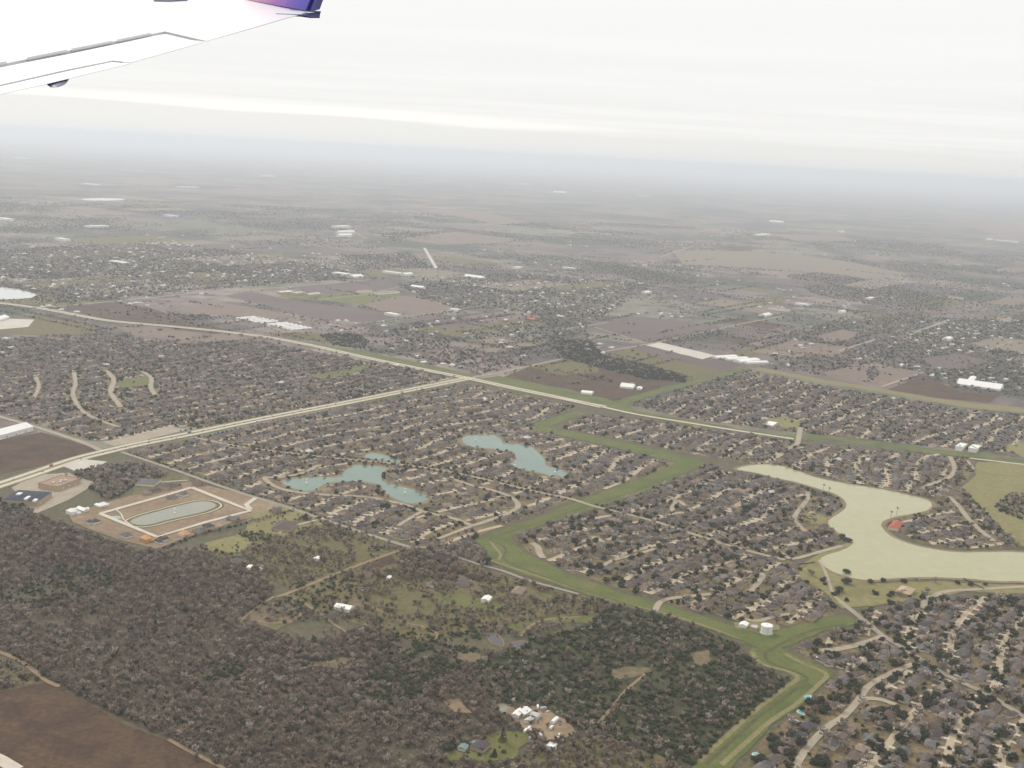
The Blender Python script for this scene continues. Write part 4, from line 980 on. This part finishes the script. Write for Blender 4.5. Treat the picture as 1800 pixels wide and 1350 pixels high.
B('farmhouse', 'tan-roofed house beside the lane near the grass channel', 'house', [(898,1046),(908,1035),(925,1039),(915,1050)], 4, 'hip', 'brick_wall', 'roof_tan')
B('farmhouse', 'brown house beside the dirt lane with a white shed behind', 'house', [(633,1016),(640,1009),(655,1013),(648,1020)], 4, 'hip', 'brick_wall', 'roof_brown')
B('shed', 'tiny white shed in the bare trees beside the dirt lane', 'shed', [(679,1019),(683,1015),(688,1017),(684,1021)], 3, 'gable')
B('cottage', 'small pale house on the olive meadow below the long barn', 'house', [(634,1038),(638,1033),(647,1036),(643,1041)], 3.5, 'gable', 'siding_wall', 'roof_grey')
B('farmhouse', 'grey house in a copse on the olive meadow beside white trailers', 'house', [(400,995),(412,985),(432,990),(420,1000)], 4, 'hip', 'siding_wall', 'roof_grey')
for q, lab in (([(433,1001),(437,996),(444,998),(440,1003)], 'upper white trailer'), ([(455,1003),(459,998),(464,999),(460,1004)], 'lower white trailer')):
    B('trailer', lab + ' beside the grey house on the olive meadow', 'trailer', q, 3, 'arch', doors=1, rh=.8)
B('shed', 'white shed on the olive meadow by the hedge', 'shed', [(550,986),(554,982),(564,984),(560,988)], 3.5, 'gable')
B('brick_house', 'large brown brick house with pale drive beside a round dark tree', 'house', [(480,932),(492,918),(522,925),(508,939)], 5, 'hip', 'brick_wall', 'roof_brown', rh=6)
B('brick_house', 'grey-roofed house with pale drive above the new development', 'house', [(240,853),(252,844),(282,849),(268,858)], 4.5, 'hip', 'siding_wall', 'roof_grey', rh=5)
# smallholding at the bottom of the picture
B('farm_shed', 'white-roofed farm shed, widest of the cluster round the dirt yard', 'shed', [(905,1256),(917,1248),(934,1255),(922,1262)], 4, 'gable')
B('farm_shed', 'white-roofed farm shed on the pond side of the dirt yard', 'shed', [(900,1261),(907,1255),(917,1259),(911,1265)], 4, 'gable', roof='house_wrap')
B('farm_shed', 'white-roofed farm shed with dark gap beside it, nearest the vehicles', 'shed', [(932,1262),(938,1257),(950,1261),(944,1267)], 4, 'gable', roof='dull_metal')
B('farm_shed', 'grey-white lean-to below the farm sheds', 'shed', [(922,1270),(928,1264),(937,1268),(931,1275)], 3.2, 'gable', roof='dull_metal')
B('tank_trailer', 'cream round-topped trailer standing alone in the dirt yard', 'trailer', [(968,1272),(977,1264),(982,1267),(973,1275)], 2.6, 'arch', rh=1.4, doors=0)
B('shed', 'white flat-roofed shed at the edge of the bottom meadow', 'shed', [(960,1320),(966,1314),(979,1317),(973,1323)], 5, 'flat')
B('country_house', 'dark grey hip-roofed house beside the bright green lawn', 'house', [(826,1318),(840,1306),(862,1314),(848,1326)], 4, 'hip', 'brick_wall', 'roof_charcoal', rh=5)
B('outbuilding', 'teal metal-roofed outbuilding beside the dark grey house', 'shed', [(805,1319),(811,1312),(823,1317),(816,1324)], 3.4, 'gable', 'siding_wall', 'teal_roof')
B('outbuilding', 'small pale teal shed behind the dark grey house', 'shed', [(828,1311),(833,1306),(842,1309),(837,1314)], 3, 'gable', 'siding_wall', 'teal_roof')
# lakeside
B('lake_house', 'house with bright orange-red roof on the tip of the lake peninsula', 'house', [(1562,930),(1570,919),(1588,924),(1578,936)], 5, 'hip', 'siding_wall', 'red_roof', rh=5)
B('pavilion', 'tan-roofed park pavilion near the lake shore', 'pavilion', [(1572,1046),(1583,1036),(1610,1040),(1600,1050)], 4.5, 'hip', 'tan_wall', 'tan_wall', rh=5)
B('store', 'red-roofed store far out beyond the channel', 'store', [(924,563),(931,560),(946,562),(939,565)], 6, 'flat', 'red_roof', 'red_roof')
B('school_building', 'white flat school wing at the tip of the far green field', 'building', None, 8, 'flat', 'tan_wall', 'white_metal', at=(502,516), size=(70, 28), units=2)
B('school_building', 'cream flat school wing in the middle of the far green field', 'building', None, 9, 'flat', 'tan_wall', 'pale_ground', at=(525,518), size=(60, 34), units=2)
B('school_building', 'grey-white school hall at the end of the far green field', 'building', None, 10, 'gable', 'tan_wall', 'dull_metal', at=(550,521), size=(64, 26))
B('store', 'tan flat store in a loop by the east grass channel', 'store', [(1343,750),(1352,744),(1366,747),(1357,753)], 5, 'flat', 'siding_wall', 'white_metal')

# new houses round the pond
NH = [(180,890,'house_wrap','white_metal','unfinished white-wrapped house at the top corner of the pond loop'), (127,904,'house_wrap','house_wrap','unfinished white house farthest out on the dirt lots'), (145,898,'house_wrap','white_metal','unfinished white house second from the far end of dirt lots'),
 (165,920,'garage_paint','roof_charcoal','dark-roofed white-walled new house below the pond loop corner'), (221,944,'garage_paint','roof_grey','grey-roofed white-walled new house beside the lumber-coloured frame'), (257,952,'lumber','lumber','bare orange timber house frame at the bottom of the dirt lots'),
 (284,952,'garage_paint','roof_charcoal','charcoal-roofed new house beside the orange timber frame'), (323,941,'garage_paint','lumber','new house with orange roof decking along the lower loop street'), (350,936,'brick_wall','roof_grey','grey-roofed new house next to the orange roof decking'), (367,931,'brick_wall','roof_charcoal','charcoal-roofed new house, last of three on the lower loop street'),
 (410,915,'brick_wall','roof_grey','grey-roofed new house alone on the lower loop street'), (258,869,'brick_wall','roof_tan','tan-roofed new house by the wood above the loop'), (274,865,'brick_wall','roof_charcoal','charcoal-roofed new house next to the tan one above the loop'), (291,860,'brick_wall','roof_mauve','mauve-roofed new house in the middle above the loop'),
 (308,856,'brick_wall','roof_charcoal','charcoal-roofed new house between mauve and grey ones above the loop'), (302,877,'brick_wall','roof_grey','grey-roofed new house inside the loop above the pond'), (322,871,'garage_paint','roof_mauve','mauve-roofed new house inside the loop above the pond'), (348,853,'brick_wall','roof_brown','brown-roofed new house at the top of the loop street'), (484,899,'brick_wall','roof_mauve','mauve-roofed new house by the development entrance road')]
for i, (u, v, wm, rm, lab) in enumerate(NH):
    c = G(u, v); e = empty('new_house', (c[0], c[1], .4), ANG + (math.pi/2 if i % 3 else math.pi)); tag(e, lab, 'house', 'new houses round the retention pond')
    W, Rf, Gd, Ch = house_parts(i % 4); W.build('wall', MATS[wm], e); Rf.build('roof', MATS[rm], e); Gd.build('garage_door', MATS['garage_paint'], e)

# water tank
c = G(1347, 1113); e = empty('water_tank', (c[0], c[1], .5)); tag(e, 'white cylindrical water tank standing on grass beside the channel junction', 'water tank')
MB().lathe([(7.6, -.5), (7.6, 10.6)], 48).build('shell', MATS['white_metal'], e, True)
MB().lathe([(7.85, 10.5), (7.85, 10.9), (7.4, 11.1), (4, 11.6), (.8, 11.9), (.01, 11.95)], 48).build('roof', MATS['white_metal'], e)
MB().lathe([(8.5, -.4), (8.5, .25), (7.5, .3)], 48).build('foundation_ring', MATS['pale_ground'], e)
ld = MB()
for s in (-.35, .35): ld.tube((s, -7.9, 0), (s, -7.9, 11.3), .06, .06, 5)
for z in range(1, 22): ld.tube((-.35, -7.9, z * .5), (.35, -7.9, z * .5), .04, .04, 4)
ld.build('ladder', MATS['dull_metal'], e)
vt = MB(); vt.tube((0, 0, 11.8), (0, 0, 12.7), .5, .5, 10); vt.build('roof_vent', MATS['dull_metal'], e)
for i in range(12):
    t = 2 * math.pi * i / 12; b_ = MB(); x, y = 7.66 * math.cos(t), 7.66 * math.sin(t); b_.tube((x, y, 0), (x, y, 10.5), .14, .14, 5); b_.build('rib', MATS['white_metal'], e)
B('pump_house', 'white pump shed beside the water tank on the channel bank', 'shed', [(1299,1103),(1303,1097),(1316,1101),(1311,1106)], 4, 'gable')
B('pump_house', 'low grey-tan pump block between white shed and water tank', 'shed', [(1319,1107),(1322,1103),(1332,1105),(1329,1110)], 3.5, 'flat', 'tan_wall', 'pale_ground')

# mast
c = G(881, 643); e = empty('radio_mast', (c[0], c[1], 0)); tag(e, 'thin grey lattice radio mast rising beside the highway junction', 'mast')
for i in range(3):
    t = 2.094 * i; MB().tube((1.6*math.cos(t), 1.6*math.sin(t), 0), (.5*math.cos(t), .5*math.sin(t), 46), .22, .16, 5).build('leg', MATS['dull_metal'], e)
for k in range(15):
    z0, z1 = k * 3.0, k * 3.0 + 3; r0, r1 = 1.6 - 1.1 * z0 / 46, 1.6 - 1.1 * z1 / 46; bm_ = MB()
    for i in range(3): t, t2 = 2.094 * i, 2.094 * (i + 1); bm_.tube((r0*math.cos(t), r0*math.sin(t), z0), (r1*math.cos(t2), r1*math.sin(t2), z1), .09, .09, 4)
    bm_.build('brace', MATS['dull_metal'], e)
# far water tower
c = G(261, 289.5); e = empty('water_tower', (c[0], c[1], 0)); tag(e, 'tiny white water tower far off near the hazy horizon', 'water tower')
MB().lathe([(6, 0), (2.6, 5), (2.4, 38), (5, 44), (12, 52), (13.5, 58), (12, 64), (6, 68.5), (.01, 70)], 20).build('tank', MATS['white_metal'], e, True)

# fountains
FT = [(539,849,'of the teal lake, at its narrow western arm'), (712,866,'of the teal lake, at its eastern arm'), (836,773,'of the upper teal lake'), (905,818,'of the upper teal lake, by its bend'), (976,830,'of the upper teal lake, in its end bay'), (307,902,'in the middle of the retention pond')]
for u, v, wh in FT:
    c = G(u, v); e = empty('fountain', (c[0], c[1], .7)); tag(e, 'white fountain jet ' + wh, 'fountain', 'fountains in the lakes')
    MB().lathe([(.3, 0), (.5, 2), (.9, 5), (1.3, 7), (.7, 7.6), (.01, 7.2)], 10).build('jet', MATS['house_wrap'], e, True); MB().lathe([(2.4, 0), (2.0, .5), (.4, 1.4)], 12).build('spray', MATS['house_wrap'], e, True)

# swimming pools
PL = [(1420,1226,11,'largest of the pools by the grass channel bend'),(1408,1253,9,'beside white awnings next to the channel'),(1396,1268,9,'in dark trees next to the channel'),(1329,1327,8,'at the bottom edge beside the channel'),(1773,1322,6,'between dark trees near the bottom corner'),(1225,1037,8,'in a yard of the estate west of the green lake'),(1410,1043,7,'in the yard row above the water tank'),(781,771,12,'at the end of the upper teal lake'),(1222,1026,7,'behind a house facing the round pool in the lakewest rows'),(1784,1104,6,'at the far edge of the estate below the lake'),(1253,980,6,'along the boulevard west of the green lake'),(205,911,12,'at the clubhouse end of the retention pond')]
for i, (u, v, s, wh) in enumerate(PL):
    c = G(u, v); e = empty('swimming_pool', (c[0], c[1], 1.3 if u < 300 else .6), ANG + i); tag(e, 'turquoise swimming pool ' + wh, 'swimming pool', 'swimming pools')
    pts = [(s*.5*math.cos(t)*(1+.15*math.cos(2*t+i)), s*.33*math.sin(t)*(1+.2*math.sin(t+i))) for t in [2*math.pi*k/20 for k in range(20)]]
    MB().add([(x*1.35, y*1.4, 0) for x, y in pts], [tuple(range(20))]).build('deck', MATS['pale_ground'], e); MB().add([(x, y, .1) for x, y in pts], [tuple(range(20))]).build('water', MATS['pool_water'], e)

# vehicles
def vehicle_meshes(kind):
    Bd, Cb, Gl, Wh = MB(), MB(), MB(), MB()
    if kind == 'car':
        L2, w2 = 2.3, .9
        prof = [(-L2, .35), (L2, .35), (L2, .75), (1.2, .95), (.6, 1.42), (-1.3, 1.45), (-2.0, 1.0), (-L2, .95)]
        Bd.add([(x, -w2, z) for x, z in prof] + [(x, w2, z) for x, z in prof], [tuple(range(8)), tuple(range(15, 7, -1))] + [(i, i+8, (i+1) % 8 + 8, (i+1) % 8) for i in range(8)])
        Gl.box(-1.2, .55, -.93, .93, 1.0, 1.36)
    else:
        Bd.box(-4, 1.9, -1.2, 1.2, .7, 3.3); Cb.box(2.0, 4, -1.15, 1.15, .6, 2.6); Gl.box(3.0, 4.03, -1.0, 1.0, 1.6, 2.4); L2 = 3.6
    whs = []
    for x in (-L2*.62, L2*.66):
        for s in (-1, 1):
            q = MB(); q.tube((x, s*.75, .34), (x, s*.98, .34), .34, .34, 10); whs.append(q)
    return Bd, Cb, Gl, whs
PAINT = {'white': (.75, .75, .73), 'silver': (.42, .43, .44), 'dark': (.05, .05, .06), 'red': (.35, .05, .04), 'blue': (.06, .10, .22)}
for k, c in PAINT.items(): mat('paint_' + k, [c], 1, rough=.35, fine=.03, coord='obj', spec=.5)
VM = {}
def vehicle(kind, colour, x, y, rz, label, group):
    if (kind, colour) not in VM:
        Bd, Cb, Gl, whs = vehicle_meshes(kind); p = MATS['paint_' + colour]
        VM[kind, colour] = [('body', Bd.mesh('body', p)), ('windows', Gl.mesh('windows', MATS['glass_dark']))] + ([('cab', Cb.mesh('cab', p))] if Cb.v else []) + [('wheel', q.mesh('wheel', MATS['dark_steel'])) for q in whs]
    e = empty('parked_car' if kind == 'car' else 'box_truck', (x, y, .45), rz); tag(e, label, 'car' if kind == 'car' else 'truck', group)
    for nm, me in VM[kind, colour]: link(nm, me, e)
YV = [('truck','white',930,1283,.3,'longest white box truck in the row beside the green lawn'),('truck','white',935,1286,.3,'middle white box truck of the row beside the green lawn'),('truck','white',924,1287,.2,'white box truck at the lawn end of the row'),('car','silver',931,1298,.8,'silver car below the row of box trucks'),('truck','white',949,1295,1.0,'white box truck parked alone below the row'),('truck','white',969,1282,.2,'white box truck below the cream trailer'),('car','white',983,1292,.4,'white car at the edge of the yard by the green bush'),('car','white',981,1298,1.4,'white car lowest by the yard edge'),
      ('truck','white',945,1245,.6,'white box truck by the wood above the farm sheds'),('truck','silver',955,1248,-.4,'grey truck second by the wood above the farm sheds'),('car','silver',964,1252,-.4,'silver car last in line by the wood above the farm sheds'),('car','white',902,1230,.2,'white car in the trees above the small brown pond'),('car','red',955,1252,.9,'red car between grey truck and silver car'),('car','white',990,1302,.1,'white car beside bare trees right below the yard'),('car','blue',984,1275,.5,'blue car beside the cream trailer')]
for k, c, u, v, a, lab in YV: x, y = G(u, v); vehicle(k, c, x, y, ANG + a, lab.replace('right below', 'just below'), 'vehicles in the dirt yard')
L_ = R1; s_ = np.concatenate([[0], np.cumsum(np.hypot(*np.diff(L_, axis=0).T))]); cols = list(PAINT); LOT = ['beside the big tan building', 'before the junction', 'at the junction', 'just past the junction', 'beside the red-fenced estate', 'midway along', 'toward the channel', 'by the channel junction']
k_ = 0
for i, q in enumerate(np.linspace(60, s_[-1] - 60, 26)):
    q += random.uniform(-18, 18); p = np.array([np.interp(q, s_, L_[:, 0]), np.interp(q, s_, L_[:, 1])]); p2 = np.array([np.interp(q+2, s_, L_[:, 0]), np.interp(q+2, s_, L_[:, 1])]); t = p2 - p; t /= np.hypot(*t); nr = np.array([-t[1], t[0]])
    sd_ = 1 if i % 2 else -1; x, y = p + nr * sd_ * (9 + random.choice((-2.4, 2.4))); kind = 'truck' if i % 6 == 3 else 'car'; c = cols[i % 5]
    WORDS = ['first','second','third','fourth','fifth','sixth','seventh','eighth','ninth','tenth','eleventh','twelfth','thirteenth']
    vehicle(kind, c, x, y, math.atan2(t[1], t[0]) + (math.pi if sd_ > 0 else 0), '%s %s on the %s carriageway of the pale highway, %s in its line' % (c, 'car' if kind == 'car' else 'truck', 'far' if sd_ > 0 else 'near', WORDS[i // 2]), 'traffic on the pale highway')
    bpy.data.objects[-1] if False else None

# single trees that stand out
def cypress(u, v, h, r, lab):
    c = G(u, v); e = empty('cypress_tree', (c[0], c[1], 0)); tag(e, lab, 'tree'); T, C = MB(), MB(); T.tube((0,0,-.2), (0,0,h*.9), .3, .08, 6); T.build('trunk', MATS['bark'], e); q = random.Random(u)
    for i in range(420):
        z = h * (.06 + .94 * q.random() ** 1.2); rr = r * (1 - z / h) ** .7 * q.uniform(.55, 1.05); a = q.uniform(0, 6.28); p = Vector((rr*math.cos(a), rr*math.sin(a), z)); n_ = Vector((math.cos(a), math.sin(a), q.uniform(0, .8))).normalized(); x = n_.orthogonal().normalized(); y = n_.cross(x); s = q.uniform(.4, .8)
        C.add([p - x*s, p + y*s*.7, p + x*s, p - y*s*.7], [(0,1,2,3)])
    C.build('crown', MATS['cypress_leaf'], e)
cypress(884, 1304, 17, 5.5, 'tall dark conical evergreen behind the dark grey house'); cypress(797, 1313, 11, 4.5, 'short dark evergreen beside the teal-roofed outbuilding')
cypress(869, 1330, 9, 4, 'squat dark evergreen at the lower edge of the green lawn')
def named_oak(u, v, r, lab, k=0):
    c = G(u, v); e = empty('oak_tree', (c[0], c[1], 0), u); e.scale = (r, r, r * .95); tag(e, lab, 'tree'); T, C = TMESH['oak'][k]; link('trunk', T, e); link('crown', C, e)
named_oak(537, 914, 8, 'round dark tree standing alone by the brick house drive'); named_oak(855, 992, 9, 'big dark tree where the lane meets the grass channel', 1); named_oak(786, 1320, 8, 'big dark oak at the end of the teal outbuilding', 2); named_oak(1488, 1008, 7, 'dark oak on the lake shore beside the water', 3); named_oak(1488, 1027, 9, 'biggest dark oak on the lake shore meadow', 1); named_oak(1493, 953, 6, 'round dark tree on the point of the lake shore', 2)
def palm(u, v, h, lab):
    c = G(u, v); e = empty('palm_tree', (c[0], c[1], 0)); tag(e, lab, 'tree', 'palms on the lake peninsula'); MB().tube((0,0,0), (.4,0,h), .32, .22, 8).build('trunk', MATS['bark'], e)
    for i in range(14):
        a = 2.4 * i; q = MB(); up = 1.2 - (i % 3) * .7; pts = [Vector((.4,0,h)) + Vector((math.cos(a)*t*3.2, math.sin(a)*t*3.2, up*t*1.6 - 2.4*t*t)) for t in (0,.35,.7,1)]; sd = Vector((-math.sin(a), math.cos(a), 0))
        for p, p2, w0, w1 in zip(pts[:-1], pts[1:], (.25,.55,.45), (.55,.45,.05)): q.add([p-sd*w0, p+sd*w0, p2+sd*w1, p2-sd*w1], [(0,1,2,3)])
        q.build('frond', MATS['palm_leaf'], e)
palm(1576, 905, 14, 'taller palm at the tip of the lake peninsula'); palm(1566, 909, 11, 'shorter palm at the tip of the lake peninsula'); palm(1447, 862, 12, 'palm on the lake shore beside the estate street'); palm(1457, 866, 10, 'lower palm beside the shore palm')

# pale buildings far out on the plain
FB = [(600,483,90,40,'long white warehouse above the ploughed fields'),(625,488,70,40,'second white warehouse above the ploughed fields'),(690,481,110,30,'white warehouse near the end of the runway strip'),(715,484,60,30,'smaller white warehouse by the runway strip'),(835,489,110,35,'white warehouse beyond the runway strip'),(680,516,120,40,'tan-roofed sheds beside the far green field'),(640,514,70,30,'tan shed in front of the far green field'),(690,555,60,25,'white shed at the tip of the ploughed field'),(800,547,40,22,'white shed among far trees'),(735,507,70,25,'pale shed behind the green field'),
 (600,400,150,60,'white plant beside the far dirt road'),(607,410,160,40,'white sheds along the far dirt road'),(605,416,120,40,'low white sheds at the foot of the far dirt road'),(1130,345,260,80,'bright white warehouse on the hazy plain'),(985,339,260,70,'long white warehouse near the horizon'),(920,324,350,80,'white warehouse close under the horizon'),(1340,414,260,60,'row of white roofs far out on the plain'),(1365,391,160,50,'white roof on the hazy eastern plain'),(1770,425,220,60,'white sheds on the far eastern plain'),(1740,422,140,50,'smaller white shed on the far eastern plain'),
 (1345,556,70,30,'white shed beside the dark far wood'),(1370,545,90,30,'tan sheds by the far country road'),(1410,537,60,30,'white roof at the end of far country road'),(1480,550,40,25,'white house-sized shed by the far wood'),(1530,526,60,25,'white roof in front of the far dark wood'),(1680,525,70,30,'white sheds beyond the tan field'),(1765,565,60,30,'white roof above the tan field'),(1665,598,60,25,'white shed beside the eastern fields'),(1135,516,50,25,'white shed on the middle plain'),(1000,473,70,30,'white roofs at the edge of far town'),
 (910,472,60,30,'cluster roof on the middle plain'),(330,330,300,90,'white roofs of the hazy western town'),(160,325,280,80,'second white roofs of the hazy western town'),(10,387,120,50,'white roof at the western photo edge'),(300,381,120,50,'white roof beyond the western town'),(170,400,150,50,'pair of white roofs in western town'),(110,423,90,40,'pale roof in western trees'),(210,463,110,40,'cream sheds in the western trees'),(470,310,300,80,'tiny white roof under the horizon'),(1480,408,90,40,'white roof between far brown fields')]
for u, v, l, w_, lab in FB: B('warehouse', lab, 'building', None, 8 if v > 440 else 12, 'gable' if u % 2 else 'flat', at=(u, v), size=(l, w_), rz=ANG - (math.pi/2 if v % 2 else 0), doors=0, group='pale buildings on the far plain', roof='tan_roof' if 'tan' in lab else 'white_metal')

# dark board fence running down to the lake, and a pier
def fence(u0, v0, u1, v1, lab, h=2.0):
    a, b = np.array(G(u0, v0)), np.array(G(u1, v1)); d = b - a; ln = np.hypot(*d); e = empty('fence', (a[0], a[1], .4), math.atan2(d[1], d[0])); tag(e, lab, 'fence')
    n = max(2, int(ln / 6)); pm = MB(); pm.box(-.1, .1, -.1, .1, 0, h + .2); pm = pm.mesh('post', MATS['bark']); bm_ = MB(); bm_.box(0, ln / n, -.04, .04, .15, h); bm_ = bm_.mesh('panel', MATS['bark'])
    for i in range(n + 1):
        o = link('post', pm, e); o.location = (i * ln / n, 0, 0)
        if i < n: o = link('panel', bm_, e); o.location = (i * ln / n, 0, 0)
fence(1693, 1018, 1730, 1037, 'dark fence running from the lake shore to the shore street')
fence(1400, 994, 1432, 990, 'dark hedge-like fence beside the park at the lake corner')

# ------------------------------------------------------------------ the airliner's wing
EYE = 2.0
def dpx(u, v): return Vector(((u - 900) / F, (675 - v) / F, 1.0))
Tq, Lq = dpx(520, 27) * 16, dpx(0, 160) * 10
A_ = np.array([Tq, Lq]); n0 = np.linalg.lstsq(A_, np.array([-EYE, -EYE]), rcond=None)[0]; kq = np.cross(np.array(Tq), np.array(Lq)); kq /= np.linalg.norm(kq)
nw = Vector(n0 - math.sqrt(max(0, 1 - n0 @ n0)) * kq)
def cw(v): return CX * v.x + CY * v.y + FWD * v.z
NW = cw(nw)
def wp(u, v): d = dpx(u, v); return CAMP + cw(d * (-EYE / nw.dot(d)))
WO = wp(0, 120); e = empty('aircraft_wing', WO); tag(e, 'white airliner wing with raised purple winglet reaching in at the top', 'aircraft wing')
mat('wing_white', [(.80, .81, .82), (.84, .85, .86)], .5, rough=.35, fine=.02, coord='obj', spec=.5)
mat('gap_shade', [(.05, .05, .06)], 1, fine=.1, coord='obj')
mat('fairing_grey', [(.16, .16, .24), (.2, .2, .28)], 1, rough=.4, fine=.05, coord='obj')
def slab(name, outline, th, drop=0.0, ma='wing_white'):
    """panel lying in the wing's surface with its own thickness"""
    top = [wp(*p) - WO - NW * drop for p in outline]; n = len(top)
    th = th if isinstance(th, (list, tuple)) else [th] * n
    bot = [p - NW * t for p, t in zip(top, th)]
    return MB().add(top + bot, [tuple(range(n)), tuple(range(2*n-1, n-1, -1))] + [(i, n + i, n + (i+1) % n, (i+1) % n) for i in range(n)]).build(name, MATS[ma], e)
slab('wing_box', [(-250,163),(0,113),(290,55),(363,72),(450,47),(500,32.5),(525,26),(541,20),(505,14),(430,-1),(300,-22),(0,-40),(-250,-60)], [.12,.12,.07,.006,.01,.01,.01,.03,.12,.15,.2,.3,.35])
slab('flap_cove', [(-250,160),(0,110),(290,53),(345,66),(215,98),(195,101.5),(120,117),(0,144),(-250,199)], .02, .05, 'gap_shade')  # plate below the panel gaps, their shade put into its dark colour
def between(px, i): return px[i]
slab('flap', [(-250,167),(0,116.6),(50,106.6),(122,92.6),(200,76.4),(270,61.4),(291,57.8),(355,73.0),(230,107.5),(198,104),(120,119.3),(0,146.2),(-250,202)], [.04,.04,.04,.04,.04,.04,.04,.006,.006,.012,.012,.012,.012], .012)
slab('flap_tab', [(-250,204),(0,147.6),(120,120.7),(197,105.2),(229,108),(120,134),(80,143.5),(0,161),(-250,222)], [.03,.03,.03,.02,.005,.005,.005,.005,.005], .02)
for (u0, v0, u1, v1) in ((-60,123,12,109.3),(48,102.5,118,88.7),(126,87,198,72.7),(206,71,266,58.6)):      # spoiler lips above the hinge line
    slab('spoiler', [(u0,v0+1.6),(u1,v1+1.6),(u1-4,v1-9),(u0-4,v0-9)], .03, -.02)
# flap track fairing hanging under the trailing edge
ax = (wp(118,134) - wp(60,146)).normalized(); ch = (wp(100,100) - wp(100,139)).normalized()
fm = MB(); c0 = wp(101,138.6) - WO - NW * .05; side = ax
vs = []; K_ = 12
for i in range(9):
    t = -1 + 2 * i / 8; rr = math.sqrt(max(0, 1 - t * t)) * .05
    for j in range(K_):
        a = 2 * math.pi * j / K_; vs.append(c0 + ch * (t * .45 + .30) + side * (rr * 3.4 * math.cos(a)) + NW * (rr * .38 * math.sin(a)))
fm.add(vs, [(i*K_+j, i*K_+(j+1) % K_, (i+1)*K_+(j+1) % K_, (i+1)*K_+j) for i in range(8) for j in range(K_)]).build('flap_track_fairing', MATS['fairing_grey'], e, True)
slab('navigation_light_fairing', [(270,2.6),(290,1.2),(310,.4),(330,1.2),(300,3.2)], .05, -.02, 'fairing_grey')
# winglet: painted from pink at its front to blue violet at its tail
wl = bpy.data.materials.new('winglet_paint'); wl.use_nodes = True; t = wl.node_tree; bs = t.nodes['Principled BSDF']; bs.inputs['Roughness'].default_value = .3
tcn = t.nodes.new('ShaderNodeUVMap'); sx = t.nodes.new('ShaderNodeSeparateXYZ'); rp = t.nodes.new('ShaderNodeValToRGB'); t.links.new(tcn.outputs[0], sx.inputs[0]); t.links.new(sx.outputs[0], rp.inputs[0]); t.links.new(rp.outputs[0], bs.inputs['Base Color'])
el = rp.color_ramp.elements; el[0].position = .0; el[0].color = (.80, .48, .58, 1); el[1].position = 1; el[1].color = (.05, .055, .32, 1)
q = el.new(.35); q.color = (.40, .16, .48, 1); q = el.new(.65); q.color = (.13, .11, .50, 1); MATS['winglet_paint'] = wl
OUT = (wp(541,20) - wp(430,60)).normalized()
base = [wp(428,-1.5), wp(470,6.5), wp(505,13.5), wp(541,20), wp(561,16)]
ups = []
aft = (wp(541,20) - wp(428,-1.5)).normalized(); UPV = (NW * .92 + OUT * .30 + aft * .38).normalized(); nrm = aft.cross(UPV).normalized()
wm = MB(); rows = 5; uv = []
for k in range(rows):
    t_ = k / (rows - 1); hgt = 2.3 * t_; curl = OUT * (.18 * t_ * (1 - t_))
    for s in (-1, 1):
        for i, p in enumerate(base):
            f_ = i / (len(base) - 1); c_ = p + aft * (0.5 * t_ * (1 - f_)) + UPV * hgt + curl; th_ = .05 * (1 - .6 * t_) * math.sin(math.pi * min(max(f_, .08), .96)) + .006
            wm.v.append(tuple(c_ - WO + nrm * s * th_)); uv.append((f_, t_))
nb = len(base)
for k in range(rows - 1):
    for s in (0, 1):
        for i in range(nb - 1):
            a = k * 2 * nb + s * nb + i; b = a + 2 * nb; wm.f.append((a, a + 1, b + 1, b)); wm.mi.append(0)
    for i in (0, nb - 1): a = k * 2 * nb + i; wm.f.append((a, a + nb, a + 3 * nb, a + 2 * nb)); wm.mi.append(0)
k = rows - 1; wm.f.append(tuple(k*2*nb + i for i in range(nb)) + tuple(k*2*nb + nb + i for i in range(nb - 1, -1, -1))); wm.mi.append(0)
wo_ = wm.build('winglet', wl, e); ul = wo_.data.uv_layers.new(name='UVMap')
for lp in wo_.data.loops: ul.data[lp.index].uv = uv[lp.vertex_index]
mat('tip_navy', [(.03, .035, .10), (.045, .05, .13)], 2, rough=.4, fine=.05, coord='obj')
slab('wing_tip', [(508,25.5),(528,26),(545,28.5),(562,28.5),(563,20),(545,21),(530,22.5)], .015, .01, 'tip_navy')
for s, pz in ((0, (485,24.5)), (.0, (510,17.5))): a = wp(*pz) - WO; b = wp(pz[0] + 54, pz[1] + (2.5 if pz[0] < 500 else 3.5)) - WO; MB().tube(a, b, .008, .012, 5).build('static_wick', MATS['fairing_grey'], e)
# ------------------------------------------------------------------ the air
hz = bpy.data.materials.new('haze'); hz.use_nodes = True; t = hz.node_tree; t.nodes.clear()
o_ = t.nodes.new('ShaderNodeOutputMaterial'); pv = t.nodes.new('ShaderNodeVolumePrincipled'); t.links.new(pv.outputs[0], o_.inputs['Volume'])
pv.inputs['Color'].default_value = (.875, .935, 1.0, 1); pv.inputs['Density'].default_value = 5.5e-5; pv.inputs['Anisotropy'].default_value = .35
hb = MB(); hb.box(-HALF - 500, HALF + 500, -HALF - 500, HALF + 500, -1.5, H + 70)
tag(hb.build('haze', hz), kind='stuff')
